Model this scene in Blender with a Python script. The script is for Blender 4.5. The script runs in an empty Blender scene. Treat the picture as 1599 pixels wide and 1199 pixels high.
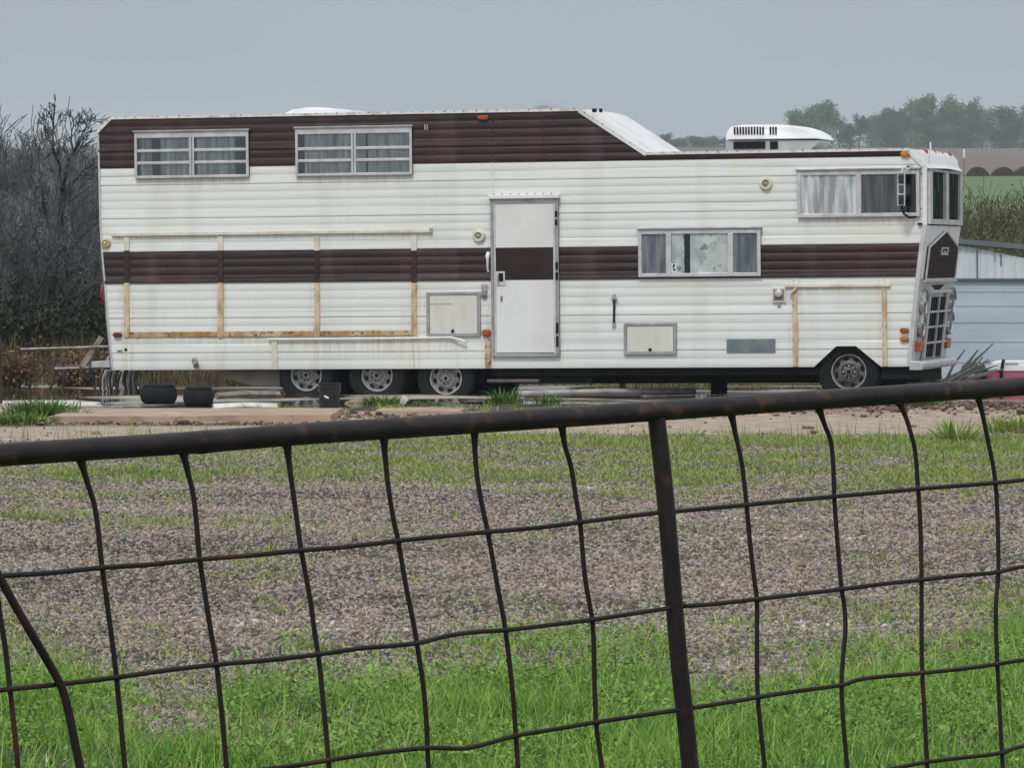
import bpy, math, random
import numpy as np
from mathutils import Vector, Matrix

random.seed(7)
rng = np.random.default_rng(7)
C = bpy.context.scene.collection
scene = bpy.context.scene

# ------------------------------------------------------------------ camera
F_PX, W_PX, H_PX = 7500.0, 1599.0, 1199.0
CAM_H = 1.7
PITCH = math.atan((599.5 - 400.0) / F_PX)
CP, SP = math.cos(PITCH), math.sin(PITCH)


def ray(px, py):
    xc = (px - 799.5) / F_PX
    yc = (599.5 - py) / F_PX
    return Vector((xc, CP + yc * SP, -SP + yc * CP))


def at(px, py, Y):
    d = ray(px, py)
    return Vector((0, 0, CAM_H)) + d * (Y / d.y)


def on_ground(px, py, z=0.0):
    d = ray(px, py)
    return Vector((0, 0, CAM_H)) + d * ((z - CAM_H) / d.z)


cd = bpy.data.cameras.new('camera')
cam = bpy.data.objects.new('camera', cd)
C.objects.link(cam)
cam.location = (0, 0, CAM_H)
cam.rotation_euler = (math.pi / 2 - PITCH, 0, 0)
cd.sensor_width = 36.0
cd.lens = 36.0 * F_PX / W_PX
cd.clip_start = 0.5
cd.clip_end = 5000
scene.camera = cam


# ------------------------------------------------------------------ noise
def _h(ix, iy, s):
    n = (ix.astype(np.int64) * 374761393 + iy.astype(np.int64) * 668265263 + s * 974711) & 0x7fffffff
    n = ((n ^ (n >> 13)) * 1274126177) & 0x7fffffff
    n = (n ^ (n >> 16)) & 0xffff
    return n / 65535.0


def vnoise(x, y, s=0):
    x = np.asarray(x, float); y = np.asarray(y, float)
    ix = np.floor(x); iy = np.floor(y)
    fx = x - ix; fy = y - iy
    fx = fx * fx * (3 - 2 * fx); fy = fy * fy * (3 - 2 * fy)
    a = _h(ix, iy, s); b = _h(ix + 1, iy, s); c = _h(ix, iy + 1, s); d = _h(ix + 1, iy + 1, s)
    return (a * (1 - fx) + b * fx) * (1 - fy) + (c * (1 - fx) + d * fx) * fy


def fbm(x, y, s=0, o=4):
    t = 0; a = 0.5; n = 0
    for i in range(o):
        t = t + a * vnoise(np.asarray(x) * 2 ** i, np.asarray(y) * 2 ** i, s + i * 17)
        n += a; a *= 0.5
    return t / n


def sstep(a, b, x):
    t = np.clip((np.asarray(x, float) - a) / (b - a), 0, 1)
    return t * t * (3 - 2 * t)


# ------------------------------------------------------------------ meshes
def new_obj(name, me, parent=None):
    o = bpy.data.objects.new(name, me)
    C.objects.link(o)
    if parent is not None:
        o.parent = parent
    return o


def tag(o, label=None, cat=None, group=None, kind=None):
    if label: o['label'] = label
    if cat: o['category'] = cat
    if group: o['group'] = group
    if kind: o['kind'] = kind
    return o


def empty(name, loc, label, cat, group=None, rz=0.0):
    o = bpy.data.objects.new(name, None)
    o.empty_display_size = 0.2
    C.objects.link(o)
    o.location = loc
    o.rotation_euler = (0, 0, rz)
    return tag(o, label, cat, group)


class MB:
    def __init__(self):
        self.v = []; self.f = []; self.m = []; self.mats = []

    def mi(self, m):
        if m not in self.mats: self.mats.append(m)
        return self.mats.index(m)

    def add(self, verts, faces, m):
        b = len(self.v); k = self.mi(m)
        self.v.extend([tuple(p) for p in verts])
        for f in faces:
            self.f.append(tuple(b + i for i in f)); self.m.append(k)

    def box(self, x0, x1, y0, y1, z0, z1, m):
        vs = [(x, y, z) for z in (z0, z1) for y in (y0, y1) for x in (x0, x1)]
        self.add(vs, [(0, 2, 3, 1), (4, 5, 7, 6), (0, 1, 5, 4), (2, 6, 7, 3), (0, 4, 6, 2), (1, 3, 7, 5)], m)

    def cbox(self, x0, x1, y0, y1, z0, z1, m, c):
        """box with chamfered vertical-profile edges (rounded in x-z outline)"""
        p = [(x0 + c, z0), (x1 - c, z0), (x1, z0 + c), (x1, z1 - c), (x1 - c, z1), (x0 + c, z1), (x0, z1 - c), (x0, z0 + c)]
        self.prism(p, y0, y1, m, c)

    def prism(self, poly, y0, y1, m, ch=0.0):
        """polygon in x-z (counter clockwise seen from -y), front at y0 (towards viewer)"""
        n = len(poly)
        if ch > 0:
            cx = sum(p[0] for p in poly) / n; cz = sum(p[1] for p in poly) / n
            def ins(p):
                dx, dz = cx - p[0], cz - p[1]; l = math.hypot(dx, dz) or 1
                k = min(ch / l, 0.6)
                return (p[0] + dx * k, p[1] + dz * k)
            pin = [ins(p) for p in poly]
            vs = [(p[0], y0, p[1]) for p in pin] + [(p[0], y0 + ch * 0.7, p[1]) for p in poly] + [(p[0], y1, p[1]) for p in poly]
            fs = [tuple(range(n)), tuple(range(3 * n - 1, 2 * n - 1, -1))]
            for i in range(n):
                j = (i + 1) % n
                fs.append((i, n + i, n + j, j)); fs.append((n + i, 2 * n + i, 2 * n + j, n + j))
        else:
            vs = [(p[0], y0, p[1]) for p in poly] + [(p[0], y1, p[1]) for p in poly]
            fs = [tuple(range(n)), tuple(range(2 * n - 1, n - 1, -1))]
            for i in range(n):
                j = (i + 1) % n
                fs.append((i, n + i, n + j, j))
        self.add(vs, fs, m)

    def tube(self, pts, r, m, n=8, cap=True):
        pts = [Vector(p) for p in pts]
        k = len(pts)
        rs = r if isinstance(r, (list, tuple)) else [r] * k
        vs = []; fs = []
        ref = None
        for i, p in enumerate(pts):
            if i == 0: d = pts[1] - p
            elif i == k - 1: d = p - pts[i - 1]
            else: d = (pts[i + 1] - p).normalized() + (p - pts[i - 1]).normalized()
            d.normalize()
            if ref is None:
                ref = Vector((0, 0, 1)) if abs(d.z) < 0.9 else Vector((1, 0, 0))
                ref = (ref - d * ref.dot(d)).normalized()
            else:
                ref = (ref - d * ref.dot(d)).normalized()
            b = d.cross(ref)
            for j in range(n):
                a = 2 * math.pi * j / n
                vs.append(p + (ref * math.cos(a) + b * math.sin(a)) * rs[i])
        for i in range(k - 1):
            for j in range(n):
                j2 = (j + 1) % n
                fs.append((i * n + j, i * n + j2, (i + 1) * n + j2, (i + 1) * n + j))
        if cap:
            fs.append(tuple(range(n - 1, -1, -1))); fs.append(tuple((k - 1) * n + j for j in range(n)))
        self.add(vs, fs, m)

    def lathe_y(self, prof, cx, cz, m, n=32, y0=0.0, cap=True):
        """profile [(r, y)] turned about the y axis through (cx, cz)"""
        vs = []; fs = []
        for r, y in prof:
            for j in range(n):
                a = 2 * math.pi * j / n
                vs.append((cx + r * math.cos(a), y0 + y, cz + r * math.sin(a)))
        for i in range(len(prof) - 1):
            for j in range(n):
                j2 = (j + 1) % n
                fs.append((i * n + j, i * n + j2, (i + 1) * n + j2, (i + 1) * n + j))
        if cap: fs.append(tuple((len(prof) - 1) * n + j for j in range(n)))
        self.add(vs, fs, m)

    def lathe_z(self, prof, cx, cy, m, n=24, z0=0.0, caps=True):
        vs = []; fs = []
        for r, z in prof:
            for j in range(n):
                a = 2 * math.pi * j / n
                vs.append((cx + r * math.cos(a), cy + r * math.sin(a), z0 + z))
        for i in range(len(prof) - 1):
            for j in range(n):
                j2 = (j + 1) % n
                fs.append((i * n + j, i * n + j2, (i + 1) * n + j2, (i + 1) * n + j))
        if caps:
            fs.append(tuple(range(n - 1, -1, -1))); fs.append(tuple((len(prof) - 1) * n + j for j in range(n)))
        self.add(vs, fs, m)

    def build(self, name, parent=None, smooth=None, bevel=0.0):
        me = bpy.data.meshes.new(name)
        me.from_pydata(self.v, [], self.f)
        for m in self.mats: me.materials.append(m)
        me.polygons.foreach_set('material_index', self.m)
        o = new_obj(name, me, parent)
        if smooth is not None:
            me.polygons.foreach_set('use_smooth', [True] * len(self.f))
            try:
                me.set_sharp_from_angle(angle=math.radians(smooth))
            except Exception:
                pass
        if bevel > 0:
            b = o.modifiers.new('bevel', 'BEVEL'); b.width = bevel; b.segments = 2; b.limit_method = 'ANGLE'
        me.update()
        return o


def raw_mesh(name, V, Fidx, mats, parent=None, nper=3, mat_index=None, smooth=False):
    """numpy mesh: V (n,3), Fidx (m,nper)"""
    me = bpy.data.meshes.new(name)
    V = np.ascontiguousarray(V, dtype=np.float32); Fidx = np.ascontiguousarray(Fidx, dtype=np.int32)
    me.vertices.add(len(V)); me.vertices.foreach_set('co', V.ravel())
    m = len(Fidx)
    me.loops.add(m * nper); me.loops.foreach_set('vertex_index', Fidx.ravel())
    me.polygons.add(m)
    me.polygons.foreach_set('loop_start', np.arange(0, m * nper, nper, dtype=np.int32))
    for x in (mats if isinstance(mats, list) else [mats]): me.materials.append(x)
    if mat_index is not None: me.polygons.foreach_set('material_index', np.asarray(mat_index, dtype=np.int32))
    if smooth: me.polygons.foreach_set('use_smooth', np.ones(m, dtype=bool))
    me.update(calc_edges=True)
    return new_obj(name, me, parent)


# ------------------------------------------------------------------ materials
class NT:
    def __init__(self, m):
        self.m = m; self.t = m.node_tree; self.n = self.t.nodes; self.l = self.t.links

    def node(self, typ, **kw):
        x = self.n.new(typ)
        for k, v in kw.items():
            if k.startswith('i_'):
                key = k[2:].replace('_', ' ')
                x.inputs[key].default_value = v
            else:
                setattr(x, k, v)
        return x

    def link(self, a, b): self.l.new(a, b)


def new_mat(name):
    m = bpy.data.materials.new(name); m.use_nodes = True
    nt = NT(m)
    return m, nt, nt.n['Principled BSDF']


def rgba(c): return (c[0], c[1], c[2], 1.0)


def pm(name, c1, c2=None, scale=4.0, rough=0.6, metal=0.0, bump=0.0, bscale=None, lo=0.35, hi=0.65, stretch=(1, 1, 1), spec=0.5, detail=6.0, rough2=None, c3=None, s3=30.0, lo3=0.55, hi3=0.7):
    """noise-mixed two (three) colour material in object coordinates"""
    m, nt, b = new_mat(name)
    b.inputs['Roughness'].default_value = rough; b.inputs['Metallic'].default_value = metal
    b.inputs['Specular IOR Level'].default_value = spec
    b.inputs['Base Color'].default_value = rgba(c1)
    tc = nt.node('ShaderNodeTexCoord')
    mp = nt.node('ShaderNodeMapping'); mp.inputs['Scale'].default_value = stretch
    nt.link(tc.outputs['Object'], mp.inputs['Vector'])
    if c2 is not None:
        nz = nt.node('ShaderNodeTexNoise'); nz.inputs['Scale'].default_value = scale; nz.inputs['Detail'].default_value = detail
        nt.link(mp.outputs[0], nz.inputs['Vector'])
        mr = nt.node('ShaderNodeMapRange'); mr.inputs[1].default_value = lo; mr.inputs[2].default_value = hi
        nt.link(nz.outputs['Fac'], mr.inputs[0])
        mx = nt.node('ShaderNodeMix', data_type='RGBA'); mx.inputs['A'].default_value = rgba(c1); mx.inputs['B'].default_value = rgba(c2)
        nt.link(mr.outputs[0], mx.inputs['Factor'])
        out = mx.outputs['Result']
        if rough2 is not None:
            r2 = nt.node('ShaderNodeMapRange'); r2.inputs[3].default_value = rough; r2.inputs[4].default_value = rough2
            nt.link(mr.outputs[0], r2.inputs[0]); nt.link(r2.outputs[0], b.inputs['Roughness'])
        if c3 is not None:
            n3 = nt.node('ShaderNodeTexNoise'); n3.inputs['Scale'].default_value = s3; n3.inputs['Detail'].default_value = 4
            nt.link(mp.outputs[0], n3.inputs['Vector'])
            m3 = nt.node('ShaderNodeMapRange'); m3.inputs[1].default_value = lo3; m3.inputs[2].default_value = hi3
            nt.link(n3.outputs['Fac'], m3.inputs[0])
            x3 = nt.node('ShaderNodeMix', data_type='RGBA'); x3.inputs['B'].default_value = rgba(c3)
            nt.link(out, x3.inputs['A']); nt.link(m3.outputs[0], x3.inputs['Factor'])
            out = x3.outputs['Result']
        nt.link(out, b.inputs['Base Color'])
    if bump > 0:
        nb = nt.node('ShaderNodeTexNoise'); nb.inputs['Scale'].default_value = bscale or scale * 6; nb.inputs['Detail'].default_value = 5
        nt.link(mp.outputs[0], nb.inputs['Vector'])
        bp = nt.node('ShaderNodeBump'); bp.inputs['Strength'].default_value = 0.6; bp.inputs['Distance'].default_value = bump
        nt.link(nb.outputs['Fac'], bp.inputs['Height']); nt.link(bp.outputs[0], b.inputs['Normal'])
    return m


def island_mat(name, stops, rough=0.7, spec=0.3, trans=0.0, posvar=None):
    """every loose piece (blade, leaf, stone) takes its own colour from the ramp"""
    m, nt, b = new_mat(name)
    g = nt.node('ShaderNodeNewGeometry')
    cr = nt.node('ShaderNodeValToRGB')
    el = cr.color_ramp.elements
    while len(el) < len(stops): el.new(0.5)
    for e, (p, c) in zip(el, stops): e.position = p; e.color = rgba(c)
    src = g.outputs['Random Per Island']
    if posvar:
        tc_ = nt.node('ShaderNodeTexCoord'); tc = nt.node('ShaderNodeMapping'); tc.inputs['Scale'].default_value = posvar[2] if len(posvar) > 2 else (1, 1, 1); nt.link(tc_.outputs['Object'], tc.inputs[0]); nz = nt.node('ShaderNodeTexNoise'); nz.inputs['Scale'].default_value = posvar[0]; nz.inputs['Detail'].default_value = 3
        nt.link(tc.outputs[0], nz.inputs['Vector'])
        mr = nt.node('ShaderNodeMapRange'); mr.inputs[1].default_value = 0.3; mr.inputs[2].default_value = 0.7
        nt.link(nz.outputs['Fac'], mr.inputs[0])
        mx = nt.node('ShaderNodeMix', data_type='FLOAT'); mx.inputs['Factor'].default_value = posvar[1]
        nt.link(src, mx.inputs['A']); nt.link(mr.outputs[0], mx.inputs['B'])
        src = mx.outputs['Result']
    nt.link(src, cr.inputs[0])
    nt.link(cr.outputs[0], b.inputs['Base Color'])
    b.inputs['Roughness'].default_value = rough; b.inputs['Specular IOR Level'].default_value = spec
    if trans > 0:
        tr = nt.node('ShaderNodeBsdfTranslucent'); ms = nt.node('ShaderNodeMixShader'); ms.inputs[0].default_value = trans
        nt.link(cr.outputs[0], tr.inputs['Color'])
        nt.link(b.outputs[0], ms.inputs[1]); nt.link(tr.outputs[0], ms.inputs[2])
        nt.link(ms.outputs[0], nt.n['Material Output'].inputs['Surface'])
    return m


def siding_mat(name, base, dirt, yellow, rough, damt):
    """painted aluminium with dirt streaks running down and blotches of grime"""
    m, nt, b = new_mat(name)
    tc = nt.node('ShaderNodeTexCoord')
    mp = nt.node('ShaderNodeMapping'); mp.inputs['Scale'].default_value = (3.1, 1, 0.22)
    nt.link(tc.outputs['Object'], mp.inputs['Vector'])
    n1 = nt.node('ShaderNodeTexNoise'); n1.inputs['Scale'].default_value = 1.0; n1.inputs['Detail'].default_value = 7
    nt.link(mp.outputs[0], n1.inputs['Vector'])
    n2 = nt.node('ShaderNodeTexNoise'); n2.inputs['Scale'].default_value = 0.9; n2.inputs['Detail'].default_value = 5
    nt.link(tc.outputs['Object'], n2.inputs['Vector'])
    r1 = nt.node('ShaderNodeMapRange'); r1.inputs[1].default_value = 0.50; r1.inputs[2].default_value = 0.80; r1.inputs[4].default_value = damt
    nt.link(n1.outputs['Fac'], r1.inputs[0])
    r2 = nt.node('ShaderNodeMapRange'); r2.inputs[1].default_value = 0.42; r2.inputs[2].default_value = 0.7; r2.inputs[4].default_value = 0.55
    nt.link(n2.outputs['Fac'], r2.inputs[0])
    x1 = nt.node('ShaderNodeMix', data_type='RGBA'); x1.inputs['A'].default_value = rgba(base); x1.inputs['B'].default_value = rgba(yellow)
    nt.link(r2.outputs[0], x1.inputs['Factor'])
    x2 = nt.node('ShaderNodeMix', data_type='RGBA'); x2.inputs['B'].default_value = rgba(dirt)
    nt.link(x1.outputs['Result'], x2.inputs['A']); nt.link(r1.outputs[0], x2.inputs['Factor'])
    # fine scuffs along the ribs
    mp3 = nt.node('ShaderNodeMapping'); mp3.inputs['Scale'].default_value = (1.3, 1, 38)
    nt.link(tc.outputs['Object'], mp3.inputs['Vector'])
    n3 = nt.node('ShaderNodeTexNoise'); n3.inputs['Scale'].default_value = 1.0; n3.inputs['Detail'].default_value = 6
    nt.link(mp3.outputs[0], n3.inputs['Vector'])
    r3 = nt.node('ShaderNodeMapRange'); r3.inputs[1].default_value = 0.5; r3.inputs[2].default_value = 0.8; r3.inputs[4].default_value = damt * 0.9
    nt.link(n3.outputs['Fac'], r3.inputs[0])
    x3 = nt.node('ShaderNodeMix', data_type='RGBA'); x3.inputs['B'].default_value = rgba(dirt)
    nt.link(x2.outputs['Result'], x3.inputs['A']); nt.link(r3.outputs[0], x3.inputs['Factor'])
    nt.link(x3.outputs['Result'], b.inputs['Base Color'])
    b.inputs['Roughness'].default_value = rough
    return m


def glass_mat(name, tint, gloss=0.12):
    m, nt, b = new_mat(name)
    tr = nt.node('ShaderNodeBsdfTransparent'); tr.inputs['Color'].default_value = rgba(tint)
    gl = nt.node('ShaderNodeBsdfGlossy'); gl.inputs['Roughness'].default_value = 0.06; gl.inputs['Color'].default_value = (0.9, 0.95, 1, 1)
    ms = nt.node('ShaderNodeMixShader'); ms.inputs[0].default_value = gloss
    nt.link(tr.outputs[0], ms.inputs[1]); nt.link(gl.outputs[0], ms.inputs[2])
    nt.link(ms.outputs[0], nt.n['Material Output'].inputs['Surface'])
    nt.n.remove(b)
    return m


WHITE = siding_mat('white_siding', (0.75, 0.78, 0.77), (0.40, 0.40, 0.35), (0.73, 0.73, 0.655), 0.42, 0.24)
BROWN = siding_mat('brown_siding', (0.020, 0.009, 0.010), (0.095, 0.060, 0.060), (0.046, 0.014, 0.012), 0.32, 0.6)
DOORWHITE = pm('door_white', (0.76, 0.77, 0.78), (0.71, 0.72, 0.71), 1.5, 0.5, c3=(.50, .48, .43), s3=2.2, lo3=.56, hi3=.95, stretch=(1, 1, .6))
HATCHWHITE = pm('hatch_white', (0.70, 0.71, 0.67), (0.62, 0.62, 0.56), 2.5, 0.5, c3=(.45, .42, .35), s3=6, lo3=.58, hi3=.95, stretch=(1, 1, .5))
DOORBROWN = pm('door_brown', (0.022, 0.014, 0.015), (0.034, 0.021, 0.021), 3, 0.55, spec=.22)
ALU = pm('aluminium', (0.46, 0.47, 0.49), (0.33, 0.33, 0.34), 6, 0.42, 0.55, rough2=0.6)
ALUB = pm('bright_aluminium', (0.68, 0.68, 0.70), (0.50, 0.50, 0.51), 7, 0.38, 0.35, rough2=0.55)
CAPWHITE = pm('cap_white', (0.80, 0.81, 0.83), (0.62, 0.62, 0.63), 3, 0.42, lo=0.5, hi=0.8)
ROOFW = pm('roof_white', (0.74, 0.75, 0.77), (0.55, 0.55, 0.54), 1.6, 0.55, lo=0.45, hi=0.75)
ROOFTRIM = pm('roof_trim', (0.72, 0.70, 0.68), (0.40, 0.36, 0.32), 9, 0.5, lo=0.5, hi=0.75)
SCREW = pm('screw_heads', (.10, .085, .075), (.2, .15, .11), 9, .6)
DARK = pm('underbody_black', (0.007, 0.008, 0.011), (0.015, 0.015, 0.016), 5, 0.8, spec=.15)
RUBBER = pm('tyre_rubber', (0.010, 0.011, 0.014), (0.018, 0.018, 0.019), 7, 0.8, spec=.2)
RIM = pm('wheel_steel', (0.50, 0.50, 0.50), (0.24, 0.23, 0.22), 10, 0.55, 0.3, rough2=0.75)
RIMD = pm('front_wheel_steel', (0.22, 0.21, 0.205), (0.10, 0.09, 0.088), 14, 0.6, 0.3)
RIMEDGE = pm('rim_edge', (0.62, 0.62, 0.62), (0.40, 0.38, 0.36), 12, 0.4, 0.4)
RUST = pm('rusty_trim', (0.62, 0.54, 0.40), (0.42, 0.22, 0.075), 4.5, 0.7, stretch=(2.2, 1, .8), lo=0.46, hi=0.72, c3=(0.22, 0.09, 0.03), s3=24, lo3=0.58, hi3=0.74)
RUSTH = pm('heavy_rust_trim', (0.58, 0.46, 0.29), (0.38, 0.19, 0.06), 5, 0.75, stretch=(1, 1, 1), lo=0.38, hi=0.66, c3=(0.13, 0.055, 0.022), s3=24, lo3=0.55, hi3=0.68)
CREAM = pm('cream_trim', (0.70, 0.68, 0.61), (0.50, 0.43, 0.32), 5, 0.55, lo=0.45, hi=0.75)
TRIMBR = pm('brown_trim', (0.030, 0.018, 0.019), (0.05, 0.032, 0.032), 6, 0.55, spec=.25)
AMBER = pm('amber_lens', (0.60, 0.24, 0.03), (0.45, 0.15, 0.02), 30, 0.3)
ORANGE = pm('orange_lens', (0.42, 0.085, 0.018), (0.28, 0.05, 0.015), 40, 0.35)
REDL = pm('red_lens', (0.20, 0.018, 0.02), (0.12, 0.012, 0.015), 30, 0.35)
GREYVENT = pm('grey_vent', (0.16, 0.20, 0.23), (0.24, 0.27, 0.28), 5, 0.6)
CHROME = pm('chrome', (0.62, 0.63, 0.65), (0.42, 0.42, 0.43), 8, 0.22, 0.85)
NOSE = pm('nose_silver', (0.62, 0.62, 0.62), (0.45, 0.43, 0.40), 5, 0.42, 0.25)
PANELBR = pm('nose_panel_brown', (0.022, 0.014, 0.011), (0.036, 0.024, 0.019), 4, 0.7, spec=.12)
BLACKP = pm('black_plastic', (0.010, 0.011, 0.013), (0.02, 0.02, 0.021), 5, 0.45)
CURT_A = pm('curtain_grey', (0.42, 0.42, 0.41), (0.14, 0.145, 0.145), 3, 0.9, stretch=(6, 1, .6))
CURT_D = pm('curtain_pale_fold_shade', (0.80, 0.81, 0.81), (0.34, 0.35, 0.36), 3, 0.9, stretch=(5, 1, .5), lo=.38, hi=.60)  # darker upright streaks paint the shade of the folds into the cloth
CURT_G = pm('curtain_stained', (0.68, 0.73, 0.71), (0.38, 0.43, 0.42), 4.5, 0.9, stretch=(1.4, 1, 1), c3=(0.20, 0.23, 0.23), s3=13, lo3=0.58, hi3=0.68)
GL_UP = glass_mat('upper_window_glass', (0.66, 0.70, 0.72), 0.13)
GL_CLEAR = glass_mat('clear_window_glass', (0.93, 0.94, 0.94), 0.05)
GL_SCREEN = glass_mat('screened_window_glass', (0.48, 0.50, 0.52), 0.07)
GL_WIND = glass_mat('windshield_glass', (0.22, 0.36, 0.32), 0.07)
DARKIN = pm('dark_interior', (0.004, 0.006, 0.006), spec=.1)
BEIGE = pm('tank_beige', (0.30, 0.28, 0.23), (0.20, 0.18, 0.15), 3, 0.7)

# ------------------------------------------------------------------ motorhome frame
TH = math.radians(14.5)
EPS = 0.0101
Y_REAR = 58.2
eu = Vector((math.cos(TH) * math.cos(EPS), -math.sin(TH) * math.cos(EPS), math.sin(EPS)))
ev = Vector((math.sin(TH), math.cos(TH), 0))
ew = eu.cross(ev).normalized()
corner = at(176, 578, Y_REAR)
org = corner - ew * corner.z
RVM = Matrix(((eu.x, ev.x, ew.x, org.x), (eu.y, ev.y, ew.y, org.y), (eu.z, ev.z, ew.z, org.z), (0, 0, 0, 1)))
RVI = RVM.inverted()
rv = bpy.data.objects.new('motorhome', None)
C.objects.link(rv)
rv.matrix_world = RVM
tag(rv, 'long white and dark brown two-level motorhome with rusty trim parked on its flat tyres', 'motorhome')
_o = RVI @ Vector((0, 0, CAM_H))
_r3 = RVI.to_3x3()


def S(px, py, v=0.0):
    """photo pixel -> (u, w) on the plane v of the motorhome"""
    d = _r3 @ ray(px, py)
    t = (v - _o.y) / d.y
    p = _o + d * t
    return (p.x, p.z)


def mean_w(pts): return sum(S(*p)[1] for p in pts) / len(pts)


Z_BOT = mean_w([(205, 578), (650, 575.5), (1100, 573), (1400, 573)])
Z_SB = mean_w([(170, 443), (700, 438.5), (1100, 435), (1435, 432)])
Z_ST = mean_w([(165, 392.5), (780, 386), (1190, 384), (1435, 380.5)])
Z_BB = mean_w([(160, 264.5), (700, 253), (1100, 249.5), (1415, 246)])
Z_TOP = mean_w([(175, 187), (540, 179), (905, 171)])
Z_LOW = mean_w([(1010, 240), (1200, 238), (1421, 235)])
W2 = 2.4
rear_pts = [S(176, 578), S(169, 510), S(164, 443), S(160, 400), S(157, 350), S(155, 264), S(153, 208), S(175, 187)]
front_pts = [S(1422, 574), S(1436, 434), S(1442, 384), S(1447, 352), S(1447, 259), S(1421, 235)]
rear_pts[0] = (rear_pts[0][0], Z_BOT); rear_pts[-1] = (rear_pts[-1][0], Z_TOP)
front_pts[0] = (front_pts[0][0], Z_BOT); front_pts[-1] = (front_pts[-1][0], Z_LOW)
slope_pts = [(S(1010, 240)[0], Z_LOW), (S(905, 171)[0], Z_TOP)]


def interp_w(pts, w):
    ws = [p[1] for p in pts]; us = [p[0] for p in pts]
    return float(np.interp(w, ws, us))


def u_rear(w): return interp_w(rear_pts, w)
def u_front(w): return interp_w(front_pts, w) if w <= Z_LOW else interp_w(slope_pts, w)


arch = [S(1271, 573), S(1306, 540.5), S(1337, 540.5), S(1376, 573)]
Z_ARCH = (arch[1][1] + arch[2][1]) / 2

# ribs
rib_edges = [Z_BOT + (Z_SB - Z_BOT) * i / 10 for i in range(10)] + [Z_SB + (Z_ST - Z_SB) * i / 4 for i in range(4)] + [Z_ST + (Z_BB - Z_ST) * i / 10 for i in range(10)]
z = Z_BB; pitch = (Z_BB - Z_ST) / 10
while z < Z_TOP - 0.03:
    rib_edges.append(z); z += pitch
rib_edges.append(Z_TOP)
RIBP = [(0.0, 0.004), (0.10, 0.0055), (0.25, 0.0082), (0.50, 0.0088), (0.78, 0.0066), (0.9, 0.0045), (1.0, 0.004)]
prof = []
for i in range(len(rib_edges) - 1):
    a, b = rib_edges[i], rib_edges[i + 1]
    lap = (i % 4 == 2)
    for t, d in RIBP[:-1]:
        dd = d
        if lap and t == 0.0:
            prof.append((a - 0.0045, -0.002)); dd = 0.0115
        if lap and t == 0.10: dd = 0.0125
        if lap and t == 0.25: dd = 0.012
        prof.append((a + (b - a) * t, dd))
prof.append((Z_TOP, 0.0))
extra = [Z_ARCH, Z_LOW, rear_pts[-2][1], Z_BB + 0.0005, front_pts[1][1], front_pts[2][1], front_pts[3][1], front_pts[4][1]]
pw = np.array([p[0] for p in prof]); pd = np.array([p[1] for p in prof])
order = np.argsort(pw, kind='stable'); pw = pw[order]; pd = pd[order]
for e in extra:
    if np.min(np.abs(pw - e)) > 0.002:
        d = np.interp(e, pw, pd); k = np.searchsorted(pw, e); pw = np.insert(pw, k, e); pd = np.insert(pd, k, d)


def dent(u, w):
    return 0.011 * (float(vnoise(u * 1.3, round(w / 0.41) * 3.7, 5)) - 0.5) + 0.0025 * (float(vnoise(u * 4.1, w * 2.3, 9)) - 0.5)


mb = MB()
for i in range(len(pw) - 1):
    a, b = pw[i], pw[i + 1]
    if b - a < 1e-5: continue
    e = min(1e-4, (b - a) * 0.2); mid = (a + b) / 2
    segs = [(u_rear(a + e), u_front(a + e), u_rear(b - e), u_front(b - e))]
    if mid < Z_ARCH:
        def al(w, s):
            p, q = (arch[0], arch[1]) if s == 0 else (arch[3], arch[2])
            return p[0] + (q[0] - p[0]) * (w - Z_BOT) / (Z_ARCH - Z_BOT)
        r0, f0, r1, f1 = segs[0]
        segs = [(r0, al(a, 0), r1, al(b, 0)), (al(a, 1), f0, al(b, 1), f1)]
    m = BROWN if (Z_SB < mid < Z_ST or mid > Z_BB) else WHITE
    kd = 1.7 if m is BROWN else .95
    for r0, f0, r1, f1 in segs:
        n = max(1, int((f0 - r0) / 0.42))
        vs = []; fs = []
        for k in range(n + 1):
            ua = r0 + (f0 - r0) * k / n; ub = r1 + (f1 - r1) * k / n
            vs.append((ua, -pd[i] * kd + dent(ua, a), a)); vs.append((ub, -pd[i + 1] * kd + dent(ub, b), b))
        for k in range(n): fs.append((2 * k, 2 * k + 2, 2 * k + 3, 2 * k + 1))
        mb.add(vs, fs, m)
# far side, rear end, floor
outline = rear_pts + [slope_pts[1], slope_pts[0]] + list(reversed(front_pts))
n = len(outline)
mb.add([(p[0], W2, p[1]) for p in outline], [tuple(range(n))], WHITE)
for i in range(len(rear_pts) - 1):
    p, q = rear_pts[i], rear_pts[i + 1]
    mm = BROWN if p[1] >= Z_BB - 0.05 or (abs(p[1] - Z_SB) < .08) else WHITE
    mb.add([(p[0], 0.004, p[1]), (p[0], W2, p[1]), (q[0], W2, q[1]), (q[0], 0.004, q[1])], [(0, 3, 2, 1)], mm)
mb.add([(rear_pts[0][0], 0.03, Z_BOT + .02), (arch[0][0], 0.03, Z_BOT + .02), (arch[0][0], W2, Z_BOT + .02), (rear_pts[0][0], W2, Z_BOT + .02)], [(0, 3, 2, 1)], DARK)
# wheel well lining
mb.prism([arch[0], arch[3], arch[2], arch[1]], 0.46, 0.9, DARK)
for p, q in ((arch[0], arch[1]), (arch[1], arch[2]), (arch[2], arch[3])):
    mb.add([(p[0], -.004, p[1]), (q[0], -.004, q[1]), (q[0], .46, q[1]), (p[0], .46, p[1])], [(0, 1, 2, 3)], DARK)
body = mb.build('body', rv, smooth=35)

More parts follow.
